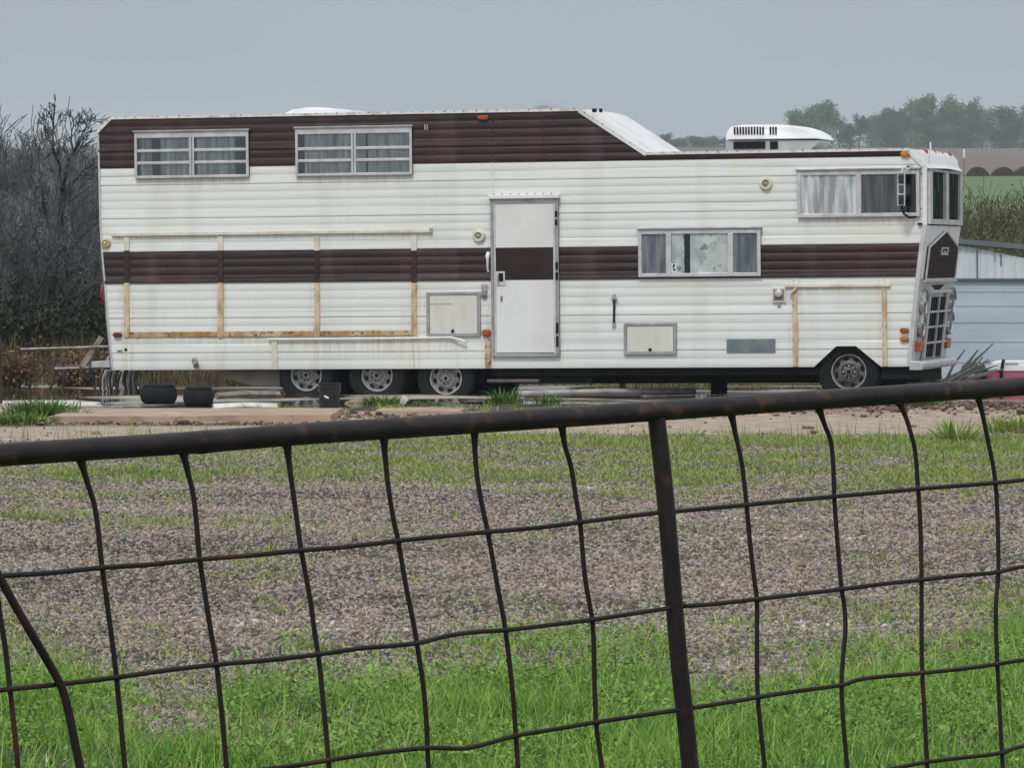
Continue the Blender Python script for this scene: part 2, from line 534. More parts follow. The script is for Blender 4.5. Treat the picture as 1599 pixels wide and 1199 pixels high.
# roof with the sloped front of the raised level
mb = MB()
rp = [rear_pts[-2], rear_pts[-1], slope_pts[1], slope_pts[0], front_pts[-1]]
vs = []
for (u, w) in rp:
    vs += [(u, -0.004, w + 0.004), (u, 0.5, w + 0.02), (u, W2 - 0.5, w + 0.02), (u, W2 + 0.004, w + 0.004)]
fs = []
for i in range(len(rp) - 1):
    for j in range(3): fs.append((i * 4 + j, i * 4 + 4 + j, i * 4 + 5 + j, i * 4 + 1 + j))
mb.add(vs, fs, ROOFW)
mb.build('roof', rv)

# roof edge rails with screw heads
mb = MB()
def rail_along(mb, p, q, y0, y1, h, m, up=0.0):
    du, dw = q[0] - p[0], q[1] - p[1]; l = math.hypot(du, dw); nx, nz = -dw / l, du / l
    poly = [(p[0] + nx * (up - h), p[1] + nz * (up - h)), (q[0] + nx * (up - h), q[1] + nz * (up - h)), (q[0] + nx * up, q[1] + nz * up), (p[0] + nx * up, p[1] + nz * up)]
    mb.prism(poly, y0, y1, m)
for i in range(len(rp) - 1):
    hh = 0.032 if i != 2 else 0.05
    rail_along(mb, rp[i], rp[i + 1], -0.034, 0.02, hh, ROOFTRIM if i != 2 else ROOFW, 0.022)
    p, q = rp[i], rp[i + 1]; L = math.hypot(q[0] - p[0], q[1] - p[1])
    k = max(2, int(L / 0.13))
    for j in range(k):
        t = (j + 0.5 + random.uniform(-.15, .15)) / k
        c = (p[0] + (q[0] - p[0]) * t, p[1] + (q[1] - p[1]) * t + 0.012)
        q_ = random.uniform(.4, 1); mb.box(c[0] - .008 * q_, c[0] + .008 * q_, -0.037, -0.030, c[1] - .004, c[1] + .013 * q_, SCREW)
rail_along(mb, rear_pts[0], rear_pts[3], -0.024, 0.012, 0.0, ALUB, 0.024)
for i in range(0, 6): rail_along(mb, rear_pts[i], rear_pts[i + 1], -0.022, 0.02, 0.022, ALUB, 0.006)
mb.build('roof_rail', rv)

# ------------------------------------------------------------------ front
def FR(v, w, off=0.0): return (u_front(min(w, Z_LOW)) + off, v, w)
def wpix(py, px=1440): return S(px, py)[1]

mb = MB()
fp = list(front_pts)
# visor over the windshield, slightly rounded
B = front_pts[-2]; A = front_pts[-1]
cap = []
for t in (0, .3, .65, .88, 1.0):
    u = A[0] + (B[0] - A[0]) * t; w = A[1] + (B[1] - A[1]) * t
    bul = 0.05 * math.sin(math.pi * min(t * 1.1, 1))
    cap.append((u + bul, w + bul + 0.006))
cap.append((B[0] + 0.035, B[1] - 0.03)); cap.append((B[0] - 0.01, B[1] - 0.03))
vs = []; fs = []
for (u, w) in cap:
    for v in (-0.012, 0.1, W2 / 2, W2 - .1, W2 + 0.012):
        e = 0.03 * (1 - abs(v - W2 / 2) / (W2 / 2))
        vs.append((u + e, v, w + e * .5))
for i in range(len(cap) - 1):
    for j in range(4): fs.append((i * 5 + j, i * 5 + 5 + j, i * 5 + 6 + j, i * 5 + 1 + j))
fs.append(tuple(i * 5 for i in range(len(cap)))); fs.append(tuple(i * 5 + 4 for i in range(len(cap) - 1, -1, -1)))
mb.add(vs, fs, CAPWHITE)
mb.build('front_cap', rv, smooth=40)
mb = MB()
for v in (0.5, 1.05, 1.2, 1.35, 1.9):
    u = A[0] + 0.12; w = A[1] - .012
    mb.box(u, u + .05, v - .04, v + .04, w + .01, w + .075, REDL)
REDO = pm('red_orange_lens', (.42, .07, .035), (.30, .045, .025), 30, .35)
for k, v in enumerate((0.35, 0.95, 1.2, 1.45, 2.05)):
    mb = MB(); t = .35
    u = A[0] + (B[0] - A[0]) * t + .05; w = A[1] + (B[1] - A[1]) * t + .05
    mb.lathe_z([(0.036, -.02), (0.036, .012), (0.022, .026)], u, v, REDO, 10, w)
    mb.build('clearance_light', rv, smooth=40)

# nose: strip following the front outline below the windshield
mb = MB()
ws = [Z_BOT, Z_BOT + .3, front_pts[1][1], front_pts[2][1], front_pts[3][1]]
vs = []; fs = []
for w in ws:
    for v in (0.0, 0.04, W2 - 0.04, W2):
        vs.append(FR(v, w, 0.0 if v in (0.0, W2) else 0.02))
for i in range(len(ws) - 1):
    for j in range(3): fs.append((i * 4 + j, i * 4 + 1 + j, i * 4 + 5 + j, i * 4 + 4 + j))
mb.add(vs, fs[:6], NOSE); mb.add(vs, fs[6:], CAPWHITE)
# back wall behind the windshield
w0, w1 = front_pts[3][1], front_pts[4][1]
mb.add([FR(0, w0, -.05), FR(W2, w0, -.05), FR(W2, w1, -.05), FR(0, w1, -.05)], [(0, 1, 2, 3)], DARKIN)
mb.build('nose', rv)
# corner post in front of the side wall
mb = MB()
for i in range(len(front_pts) - 1): rail_along(mb, front_pts[i + 1], front_pts[i], -0.028, 0.015, 0.05, ALUB if i < 3 else CAPWHITE, 0.006)
mb.build('corner_trim', rv)

# windshield: frame, two panes, drapery edges
mb = MB()
wa, wb = w0 + 0.015, w1 - 0.035
def fbar(mb, v0, v1, wl, wh, o0, o1, m):
    mb.add([FR(v0, wl, o0), FR(v1, wl, o0), FR(v1, wh, o0), FR(v0, wh, o0), FR(v0, wl, o1), FR(v1, wl, o1), FR(v1, wh, o1), FR(v0, wh, o1)],
           [(0, 1, 2, 3), (4, 7, 6, 5), (0, 4, 5, 1), (1, 5, 6, 2), (2, 6, 7, 3), (3, 7, 4, 0)], m)
fbar(mb, 0.03, W2 - .03, wa, wa + 0.06, -.03, .045, ALUB)
fbar(mb, 0.03, W2 - .03, wb - 0.03, wb, -.03, .04, ALU)
fbar(mb, 0.03, 0.20, wa + .06, wb - .03, -.03, .04, ALUB)
fbar(mb, W2 - .20, W2 - .03, wa + .06, wb - .03, -.03, .04, ALUB)
fbar(mb, 1.10, 1.30, wa + .06, wb - .03, -.03, .05, ALUB)
ws_ = mb.build('windshield', rv)
for (v0, v1) in ((.20, 1.10), (1.30, W2 - .20)):
    mb = MB(); mb.add([FR(v0, wa + .06, .01), FR(v1, wa + .06, .01), FR(v1, wb - .03, .01), FR(v0, wb - .03, .01)], [(0, 1, 2, 3)], GL_WIND)
    mb.build('pane', ws_)
mb = MB()
for (v, ya, yb, wd, ln) in ((.42, 292, 348, .07, .02), (.62, 292, 330, .06, -.02), (.86, 266, 300, .09, 0), (1.62, 282, 326, .08, -.22), (1.95, 268, 292, .08, 0)):
    wh, wl = wpix(ya), wpix(yb)
    fbar_v = [FR(v, wh, -.012), FR(v + wd, wh, -.012), FR(v + wd * .6 + ln, wl, -.008), FR(v + ln, wl, -.008)]
    mb = MB(); mb.add(fbar_v, [(0, 1, 2, 3)], CURT_D); mb.build('curtain', ws_)

# brown pentagon panel
mb = MB()
pent = [(0.16, wpix(437)), (2.24, wpix(437)), (2.24, wpix(386)), (1.2, wpix(360)), (0.16, wpix(386))]
vs = [FR(v, w, 0.045) for v, w in pent] + [FR(v, w, 0.0) for v, w in pent]
mb.add(vs, [(0, 1, 2, 3, 4)] + [(i, 5 + i, 5 + (i + 1) % 5, (i + 1) % 5) for i in range(5)], PANELBR)
for k in range(1, 5):
    w = wpix(386) + (wpix(437) - wpix(386)) * k / 5
    fbar(mb, .18, 2.22, w - .004, w + .004, .046, .05, DARK)
pn = mb.build('nose_panel', rv)
mb = MB()
for i in range(5):
    p, q = pent[i], pent[(i + 1) % 5]
    mb.tube([FR(p[0], p[1], .047), FR(q[0], q[1], .047)], .013, ALUB, 6)
mb.build('panel_trim', pn)
mb = MB()
e0, e1 = wpix(398.5), wpix(386)
fbar(mb, 1.0, 1.5, e0, e1, .046, .056, NOSE)
em = mb
fbar(mb, 1.08, 1.16, e0 + .03, e1 - .02, .057, .060, PANELBR)
fbar(mb, 1.16, 1.38, e0 + .05, e0 + .075, .057, .060, PANELBR)
fbar(mb, 1.32, 1.40, e0 + .03, e0 + .06, .057, .060, PANELBR)
fbar(mb, 1.22, 1.30, e0 + .085, e1 - .01, .057, .060, PANELBR)
mb.build('emblem', pn)

# grille
g0, g1 = wpix(560), wpix(465)
mb = MB()
fbar(mb, .62, 1.76, g0, g1, .022, .03, DARK)
for k in range(7):
    v = .66 + k * 1.06 / 6
    fbar(mb, v - .015, v + .015, g0 + .01, g1 - .01, .03, .045, BLACKP)
gr = mb.build('grille', rv)
mb = MB()
for py in (488, 512, 537): fbar(mb, .30, 2.1, wpix(py) - .012, wpix(py) + .012, .046, .066, ALUB)
fbar(mb, .50, .62, g0 - .02, g1 + .05, .03, .06, ALUB); fbar(mb, 1.76, 1.88, g0 - .02, g1 + .05, .03, .06, ALUB)
fbar(mb, 1.13, 1.23, g0, g1, .05, .07, ALU)
fbar(mb, .35, 2.05, g1 + .05, g1 + .085, .03, .07, ALUB)
fbar(mb, .40, 1.98, g0 - .055, g0 - .02, .03, .09, ALU)
fbar(mb, .08, 2.3, wpix(441), wpix(437.5), .02, .07, ALUB)
mb.build('grille_bar', gr)
mb = MB()
mb.add([FR(.75, wpix(446), .03), FR(1.65, wpix(446), .03), FR(1.2, wpix(456), .03), FR(.75, wpix(446), .022), FR(1.65, wpix(446), .022), FR(1.2, wpix(456), .022)], [(0, 2, 1), (0, 1, 4, 3), (1, 2, 5, 4), (2, 0, 3, 5)], DARK)
mb.build('chevron', gr)
for v in (.2, 2.2):
    for py in (475, 509):
        w = wpix(py)
        c = Vector(FR(v, w, .02))
        mb = MB()
        prof_h = [(0.13, 0.0), (0.13, .02), (.12, .045), (.11, .05), (.10, .035)]
        vs = []; fs = []; N = 20
        for r, d in prof_h:
            for j in range(N):
                a = 2 * math.pi * j / N; vs.append((c.x + d, c.y + r * math.cos(a), c.z + r * 1.05 * math.sin(a)))
        for i in range(len(prof_h) - 1):
            for j in range(N): fs.append((i * N + j, i * N + (j + 1) % N, (i + 1) * N + (j + 1) % N, (i + 1) * N + j))
        mb.add(vs, fs, CHROME)
        # eyebrow
        vs = []; fs = []
        for j in range(9):
            a = math.pi * (0.05 + .9 * j / 8)
            for (r, d) in ((.128, .0), (.138, .07), (.126, .07)):
                vs.append((c.x + d, c.y + r * math.cos(a), c.z + r * 1.35 * math.sin(a)))
        for j in range(8):
            fs.append((j * 3, j * 3 + 3, j * 3 + 4, j * 3 + 1)); fs.append((j * 3 + 1, j * 3 + 4, j * 3 + 5, j * 3 + 2))
        mb.add(vs, fs, CHROME)
        hl = mb.build('headlight', rv, smooth=40)
        mb = MB()
        vs = []; fs = []
        for r, d in ((.101, .036), (.07, .046), (.03, .052)):
            for j in range(N):
                a = 2 * math.pi * j / N; vs.append((c.x + d, c.y + r * math.cos(a), c.z + r * 1.05 * math.sin(a)))
        for i in range(2):
            for j in range(N): fs.append((i * N + j, i * N + (j + 1) % N, (i + 1) * N + (j + 1) % N, (i + 1) * N + j))
        fs.append(tuple(2 * N + j for j in range(N)))
        mb.add(vs, fs, pm('headlight_lens', (.035, .04, .045), None, rough=.15) if 'headlight_lens' not in bpy.data.materials else bpy.data.materials['headlight_lens'])
        mb.build('lens', hl, smooth=40)
for v in (.2, 2.15):
    mb = MB(); fbar(mb, v - .14, v + .14, wpix(549), wpix(532), .02, .075, ORANGE)
    mb.build('turn_signal', rv, bevel=.012)
mb = MB()
b0, b1 = wpix(578, 1425), wpix(564, 1425)
uf = u_front(Z_BOT)
poly = [(uf - .01, b0), (uf + .13, b0), (uf + .155, b0 + .03), (uf + .155, b1 - .03), (uf + .12, b1), (uf + .0, b1)]
mb.prism(poly, -.04, W2 + .04, pm('bumper_paint', (.62, .63, .65), (.45, .45, .46), 4, .4, .3))
mb.build('bumper', rv, bevel=.008)

# ------------------------------------------------------------------ side fittings
def quad(px0, py0, px1, py1):
    return [S(px0, py1), S(px1, py1), S(px1, py0), S(px0, py0)]

def rect(px0, py0, px1, py1):
    a = S(px0, py1); b = S(px1, py1); c = S(px1, py0); d = S(px0, py0)
    return ((a[0] + d[0]) / 2, (b[0] + c[0]) / 2, (a[1] + b[1]) / 2, (c[1] + d[1]) / 2)


def curtain(parent, u0, u1, w0, w1, mat, folds, amp, y, seed, gaps=()):
    r = random.Random(seed); n = max(24, int((u1 - u0) / .012))
    ph = [r.uniform(0, 6.28) for _ in range(4)]
    vs = []; fs = []
    rows = 8
    for j in range(rows + 1):
        w = w0 + (w1 - w0) * j / rows
        for i in range(n + 1):
            t = i / n
            x = t * folds * 6.28
            sway = .25 * math.sin(2.1 * j / rows + ph[3])
            d = math.sin(x + ph[0] + .8 * math.sin(x * .37 + ph[1]) + sway) * .6 + math.sin(x * 1.9 + ph[2]) * .3
            vs.append((u0 + (u1 - u0) * t, y - amp * (0.5 + .5 * d), w))
    for j in range(rows):
        for i in range(n):
            t = (i + .5) / n
            if any(a < t < b for a, b in gaps): continue
            fs.append((j * (n + 1) + i, j * (n + 1) + i + 1, (j + 1) * (n + 1) + i + 1, (j + 1) * (n + 1) + i))
    mb = MB(); mb.add(vs, fs, mat)
    return mb.build('curtain', parent, smooth=80)


def window(px0, py0, px1, py1, divs, hbars, top_rail, mats, curt, frame_w=5, twin=False):
    """frame with dividers and bars, a pane per bay, curtains just behind the panes"""
    u0, u1, w0, w1 = rect(px0, py0, px1, py1)
    k = 1 / 131.0
    fw = frame_w * k
    mb = MB()
    yo = -.055
    mb.box(u0, u1, -.030, 0.0, w0, w1, DARKIN)                                # shadow box
    mb.box(u0 + fw, u1 - fw, yo, -.031, w0, w0 + fw, ALUB)
    mb.box(u0 + fw, u1 - fw, yo, -.031, w1 - top_rail * k, w1, ALUB)
    mb.box(u0 - .015, u1 + .015, -.075, 0.0, w1 + .001, w1 + .022, ALU)       # drip edge
    mb.box(u0, u0 + fw, yo, -.031, w0, w1, ALUB); mb.box(u1 - fw, u1, yo, -.031, w0, w1, ALUB)
    us = [S(d, (py0 + py1) / 2)[0] for d in divs]
    edges = []
    last = u0 + fw
    for d in us:
        hw = fw * (.95 if twin else .75)
        zt = w1 - top_rail * k
        if twin:
            mb.box(d - hw, d - .008, yo - .004, -.031, w0 + .004, zt, ALUB); mb.box(d + .008, d + hw, yo - .004, -.031, w0 + .004, zt, ALUB)
            mb.box(d - .008, d + .008, yo + .006, -.031, w0 + fw, zt, ALU)
        else:
            mb.box(d - hw, d + hw, yo - .004, -.031, w0 + .004, zt, ALUB)
        edges.append((last, d - hw)); last = d + hw
    edges.append((last, u1 - fw))
    for f in hbars:
        zc = w0 + (w1 - w0) * f
        for a, b in edges: mb.box(a, b, yo + .004, -.031, zc - .017, zc + .017, ALUB)
    win = mb.build('window', rv, bevel=.004)
    for i, (a, b) in enumerate(edges):
        mb = MB(); mb.add([(a, -.045, w0 + fw), (b, -.045, w0 + fw), (b, -.045, w1 - top_rail * k), (a, -.045, w1 - top_rail * k)], [(0, 1, 2, 3)], mats[i])
        mb.build('pane', win)
        cm, folds, amp, gaps = curt[i]
        curtain(win, a - .005, b + .005, w0 + fw * .5, w1 - top_rail * k * .5, cm, folds, amp, -.031, int(px0) + i, gaps)
    return win, edges, (u0, u1, w0, w1)


GR = [(CURT_A, 6, .010, ((.0, .08), (.28, .44))), (CURT_A, 6, .010, ((.0, .05), (.78, 1.0)))]
wa_, _, _ = window(212, 206, 390, 278, [301.5], [.335, .60], 9, [GL_UP, GL_UP], GR, 4.2, True)
wb_, _, _ = window(463, 200, 645, 274.5, [554], [.325, .575], 9, [GL_UP, GL_UP], [(CURT_A, 5, .010, ((.0, .12),)), (CURT_A, 6, .010, ((.185, .215),))], 4.2, True)
wc_, ec, rc = window(998, 358, 1189, 432, [1045.5, 1142], [], 7, [GL_SCREEN, GL_CLEAR, GL_SCREEN],
                     [(CURT_D, 4, .010, ()), (CURT_G, 4, .009, ((.225, .33),)), (CURT_D, 2.5, .010, ())], 5.5)
wd_, ed, rd = window(1246, 266, 1437, 339, [1342], [], 7, [GL_CLEAR, GL_SCREEN],
                     [(CURT_D, 7, .016, ()), (CURT_A, 5, .014, ((.78, 1.0),))], 5.5)
# small sticker in the lower middle window
mb = MB()
su0, su1, sw0, sw1 = rect(1049.5, 410, 1058, 426)
mb.box(su0, su1, -.049, -.046, sw0, sw1, pm('sticker_white', (.75, .76, .76)))
for (a, b, c, d) in ((.3, .75, .62, .8), (.25, .55, .45, .6), (.35, .8, .2, .38), (.2, .8, .93, .99)):
    mb.box(su0 + (su1 - su0) * a, su0 + (su1 - su0) * b, -.0505, -.0492, sw0 + (sw1 - sw0) * c, sw0 + (sw1 - sw0) * d, DARK)
mb.build('sticker', wc_)

# entry door
mb = MB()
u0, u1, w0, w1 = rect(768, 308, 874, 557)
u0 -= .0; k = 1 / 131.0
mb.box(u0, u1, -.02, 0.0, w0, w1, DARK)
mb.box(u0 + .055, u1 - .055, -.038, -.0201, w0 + .05, Z_SB, DOORWHITE)
mb.box(u0 + .055, u1 - .055, -.038, -.0201, Z_SB, Z_ST, DOORBROWN)
mb.box(u0 + .055, u1 - .055, -.038, -.0201, Z_ST, w1 - .07, DOORWHITE)
door = mb.build('door', rv)
mb = MB()
mb.box(u0, u0 + .033, -.05, -.0201, w0, w1 - .02, ALU); mb.box(u0 + .036, u0 + .062, -.046, -.0385, w0 + .03, w1 - .05, ALUB)
mb.box(u1 - .033, u1, -.05, -.0201, w0, w1 - .02, ALU); mb.box(u1 - .066, u1 - .036, -.046, -.0385, w0 + .03, w1 - .05, ALUB)
mb.box(u0 + .034, u1 - .034, -.05, -.0201, w0, w0 + .04, ALU); mb.box(u0 + .034, u1 - .034, -.05, -.0201, w1 - .072, w1 - .02, ALU)
mb.build('door_frame', door, bevel=.004)
mb = MB(); mb.box(u0 - .02, u1 + .02, -.085, 0.0, w1 - .018, w1 + .03, CAPWHITE)
for q in range(8): mb.box(u0 + .04 + q * .1, u0 + .055 + q * .1, -.05, -.035, w1 + .031, w1 + .045, DARK)
mb.build('drip_cap', door, bevel=.006)
for (a, b) in ((330, 352), (409, 437), (504, 541)):
    for (c, d) in ((a, (a + b) / 2 - 2), ((a + b) / 2 + 2, b)):
        mb = MB(); p = S(869.5 + (a - 320) * .012, d); q = S(869.5 + (a - 320) * .012, c)
        mb.box(u1 - .038, u1 - .008, -.062, -.0505, p[1], q[1], DARK); mb.build('hinge', door)
mb = MB(); a0, a1, c0, c1 = rect(776, 424, 790, 446)
mb.box(a0, a1, -.05, -.0385, c0, c1, ALUB); mb.box(a0 + .035, a1 - .02, -.056, -.0501, c0 + .05, c1 - .02, DARK)
mb.box(a0 + .02, a0 + .04, -.07, -.0501, c0 + .03, c1 - .03, CHROME)
mb.build('latch', door, bevel=.004)
mb = MB(); a = S(784.5, 466)
mb.box(a[0] - .012, a[0] + .012, -.045, -.0385, a[1] - .035, a[1] + .03, pm('old_brass', (.25, .22, .12), None, rough=.5, metal=.6)); mb.build('lock', door)
# grab handle
mb = MB()
p = [S(763, 396), S(763.5, 404), S(763, 424)]
mb.tube([(p[0][0], -.01, p[0][1]), (p[0][0], -.06, p[0][1] - .03), (p[1][0], -.065, p[1][1]), (p[2][0], -.05, p[2][1] + .04), (p[2][0], -.01, p[2][1])], [.028, .026, .018, .013, .018], CAPWHITE, 8)
mb.build('grab_handle', rv, smooth=50)

# trims
def trim_v(px, py0, py1, wpx, m, lean=0.0, y=-.028, name='trim'):
    a = S(px - lean, py0); b = S(px + lean, py1); h = wpx / 2 / 131.0
    mb = MB(); mb.prism([(b[0] - h, b[1]), (b[0] + h, b[1]), (a[0] + h, a[1]), (a[0] - h, a[1])], y, 0.0, m)
    return mb.build(name, rv, bevel=.004)


def trim_h(px0, py0, px1, py1, hpx, m, y=-.028, name='trim'):
    a = S(px0, py0); b = S(px1, py1); h = hpx / 2 / 131.0; zc = (a[1] + b[1]) / 2
    mb = MB(); mb.prism([(a[0], zc - h), (b[0], zc - h), (b[0], zc + h), (a[0], zc + h)], y, 0.0, m)
    return mb.build(name, rv, bevel=.004)


for (x, l) in ((198.5, 1.0), (345, 1.0), (495.5, .7), (647, .5)):
    trim_v(x, 369, 391.5, 9, CREAM, 0)
    trim_v(x, 392, 441, 9, TRIMBR, 0, -.024)
    o = trim_v(x, 442, 527, 9, RUST, 0)
    o['label'] = 'rust stained vertical trim strip'
o = trim_h(203, 522.5, 643, 520, 8.5, RUSTH, -.024); o['label'] = 'rusted horizontal trim strip'
trim_h(175, 367.5, 672, 360, 5, CREAM, -.045, 'drip_rail')
mb = MB(); a = S(672, 360); mb.box(a[0], a[0] + .03, -.05, 0, a[1] - .03, a[1] + .03, ALU); mb.build('drip_rail_end', rv)
# lower wheel compartment: white rail with a bent end
trim_v(429.5, 533, 577, 9, CREAM, .4)
o = trim_v(762.5, 530, 573, 9.5, RUSTH, .3); o['label'] = 'bright rust orange trim strip'
mb = MB()
pp = [S(x, y) for x, y in ((420, 530), (500, 529.4), (600, 528.6), (690, 527.2), (705, 527), (718, 529.5), (729, 534))]
mb.tube([(p[0], -.035 - (.03 if i > 4 else 0), p[1]) for i, p in enumerate(pp)], .013, CAPWHITE, 8)
mb.build('bent_rail', rv, smooth=50)
# hatches
def hatch(px0, py0, px1, py1, lx, ly):
    u0, u1, w0, w1 = rect(px0, py0, px1, py1)
    mb = MB(); mb.box(u0, u1, -.018, 0, w0, w1, DARK); mb.box(u0 + .04, u1 - .04, -.028, -.0181, w0 + .04, w1 - .04, HATCHWHITE)
    h = mb.build('hatch', rv)
    mb = MB(); t = .036
    mb.box(u0, u1, -.036, -.0181, w0, w0 + t, ALU); mb.box(u0, u1, -.036, -.0181, w1 - t, w1, ALU)
    mb.box(u0, u0 + t, -.036, -.0181, w0 + t, w1 - t, ALU); mb.box(u1 - t, u1, -.036, -.0181, w0 + t, w1 - t, ALU)
    mb.build('hatch_frame', h, bevel=.004)
    mb = MB(); p = S(lx, ly); mb.lathe_y([(.02, 0), (.02, -.01), (.01, -.014)], p[0], p[1], DARK, 10, -.029); mb.build('latch', h)
    return h
h1 = hatch(667, 456, 751, 526, 708, 517)
mb = MB(); a = S(673, 475); b = S(706, 475); mb.box(a[0], b[0], -.031, -.0285, a[1] - .004, a[1] + .006, ALU); mb.build('scratch', h1)
hatch(975, 504, 1057, 554, 1016, 546)
# grey vent
mb = MB(); u0, u1, w0, w1 = rect(1135, 529, 1211, 550)
mb.box(u0, u1, -.022, 0, w0, w1, GREYVENT)
for q in range(6): mb.box(u0 + .01, u1 - .01, -.026, -.0221, w0 + .012 + q * .024, w0 + .022 + q * .024, GREYVENT)
mb.build('side_vent', rv)
# square filler box with round cap
mb = MB(); u0, u1, w0, w1 = rect(1206.5, 449.5, 1227.5, 472)
mb.box(u0, u1, -.03, 0, w0, w1, CREAM); mb.box(u0 + .018, u1 - .018, -.033, -.0301, w0 + .018, w1 - .018, pm('filler_grey', (.30, .28, .24), (.16, .14, .12), 14, .6))
fb = mb.build('filler_box', rv, bevel=.004)
mb = MB(); mb.lathe_y([(.045, 0), (.045, -.02), (.03, -.03)], (u0 + u1) / 2, (w0 + w1) / 2 + .02, ALUB, 16, -.034); mb.build('cap', fb, smooth=40)
mb = MB(); a = S(1217, 476); mb.box(a[0] - .02, a[0] + .02, -.03, 0, a[1] - .02, a[1] + .02, ALU); mb.build('drain', fb)
# small outlet beside the door
mb = MB(); u0, u1, w0, w1 = rect(752.5, 444, 761.5, 456)
mb.box(u0, u1, -.03, 0, w0, w1, ALU)
ob = mb.build('outlet_box', rv, bevel=.003)
mb = MB(); a = S(757, 461); mb.lathe_y([(.036, 0), (.036, -.04), (.025, -.045)], a[0], a[1], pm('dull_metal', (.2, .2, .2), None, rough=.5, metal=.6), 14); mb.build('outlet_pipe', ob, smooth=40)
# awning lever
mb = MB(); a = S(960, 459); b = S(959.5, 511); c = S(960, 467)
mb.tube([(c[0], -.03, c[1]), (b[0], -.03, b[1] + .05)], .013, DARK, 6)
mb.prism([(c[0] - .035, c[1] - .01), (c[0] + .035, c[1] - .01), (c[0] + .01, a[1] + .0), (c[0] - .01, a[1] + .0)], -.04, 0, ALU)
mb.box(b[0] - .02, b[0] + .02, -.035, 0, b[1], b[1] + .05, ALU)
mb.build('awning_lever', rv)
# round lamps
def round_lamp(px, py, r, m1, m2):
    a = S(px, py); k = r / 131.0
    mb = MB(); mb.lathe_y([(k, 0), (k, -.02), (k * .85, -.045), (k * .62, -.05), (k * .5, -.025)], a[0], a[1], m1, 24)
    l = mb.build('porch_light', rv, smooth=35)
    mb = MB(); mb.lathe_y([(k * .5, 0), (k * .3, -.02), (k * .1, -.028)], a[0] - k * .1, a[1] + k * .05, m2, 16, -.02); mb.build('bulb_cover', l, smooth=60)
round_lamp(748.5, 369, 10.2, CREAM, pm('lamp_lens', (.40, .36, .30), (.2, .18, .16), 30, .4))
round_lamp(1196.5, 287.5, 10.4, CREAM, bpy.data.materials['lamp_lens'])
round_lamp(166, 380, 8, pm('yellowed_plastic', (.58, .50, .26), (.40, .32, .14), 20, .4), pm('yellow_lens', (.66, .58, .36), None, rough=.3))
# marker lights
def marker(px0, py0, px1, py1, m, name='marker_light'):
    u0, u1, w0, w1 = rect(px0, py0, px1, py1)
    mb = MB(); mb.cbox(u0, u1, -.055, 0, w0, w1, m, min(.02, (w1 - w0) * .3)); return mb.build(name, rv)
marker(754, 514.5, 767, 525.5, ORANGE)
marker(178, 519, 191, 526.5, REDL)
marker(747, 180.5, 763.5, 187.5, ORANGE)
marker(1407, 236.5, 1421, 245.5, AMBER)
marker(1406, 512, 1419.5, 519.5, ORANGE)
marker(1406, 525, 1419.5, 532.5, AMBER)
# tail light standing off the rear end
mb = MB(); a = S(162, 458)
mb.lathe_z([(.03, -.14), (.085, -.11), (.10, 0), (.085, .11), (.03, .14)], u_rear(a[1]) - .01, .12, REDL, 14, a[1]); mb.build('tail_light', rv, smooth=60)
# bolts and pipe stub at the rear skirt
mb = MB(); a = S(197, 546); mb.lathe_y([(.02, 0), (.018, -.02)], a[0], a[1], DARK, 10); mb.build('plug', rv)
mb = MB(); a = S(304, 562); b = S(311, 571); mb.tube([(a[0], -.01, a[1]), (b[0], -.11, b[1])], [.034, .034], pm('pipe_stub', (.34, .33, .30), (.16, .15, .12), 20, .5, .3), 12); mb.build('pipe_stub', rv, smooth=40)
mb = MB(); a = S(184, 548); b = S(192, 547); mb.tube([(a[0], -.02, a[1]), (b[0], -.03, b[1])], .006, DARK, 6); mb.build('hook', rv)
# front compartment
trim_h(1226, 447.5, 1391, 444.5, 4.5, CREAM, -.04, 'drip_rail')
trim_v(1242, 450, 572, 7.5, RUST, .5); trim_v(1381.5, 449, 572, 7.5, RUST, .8)
mb = MB(); a = S(1234, 460); b = S(1244, 450); mb.tube([(a[0], -.04, a[1]), (b[0], -.04, b[1])], .016, CREAM, 6); mb.build('loose_strip', rv)
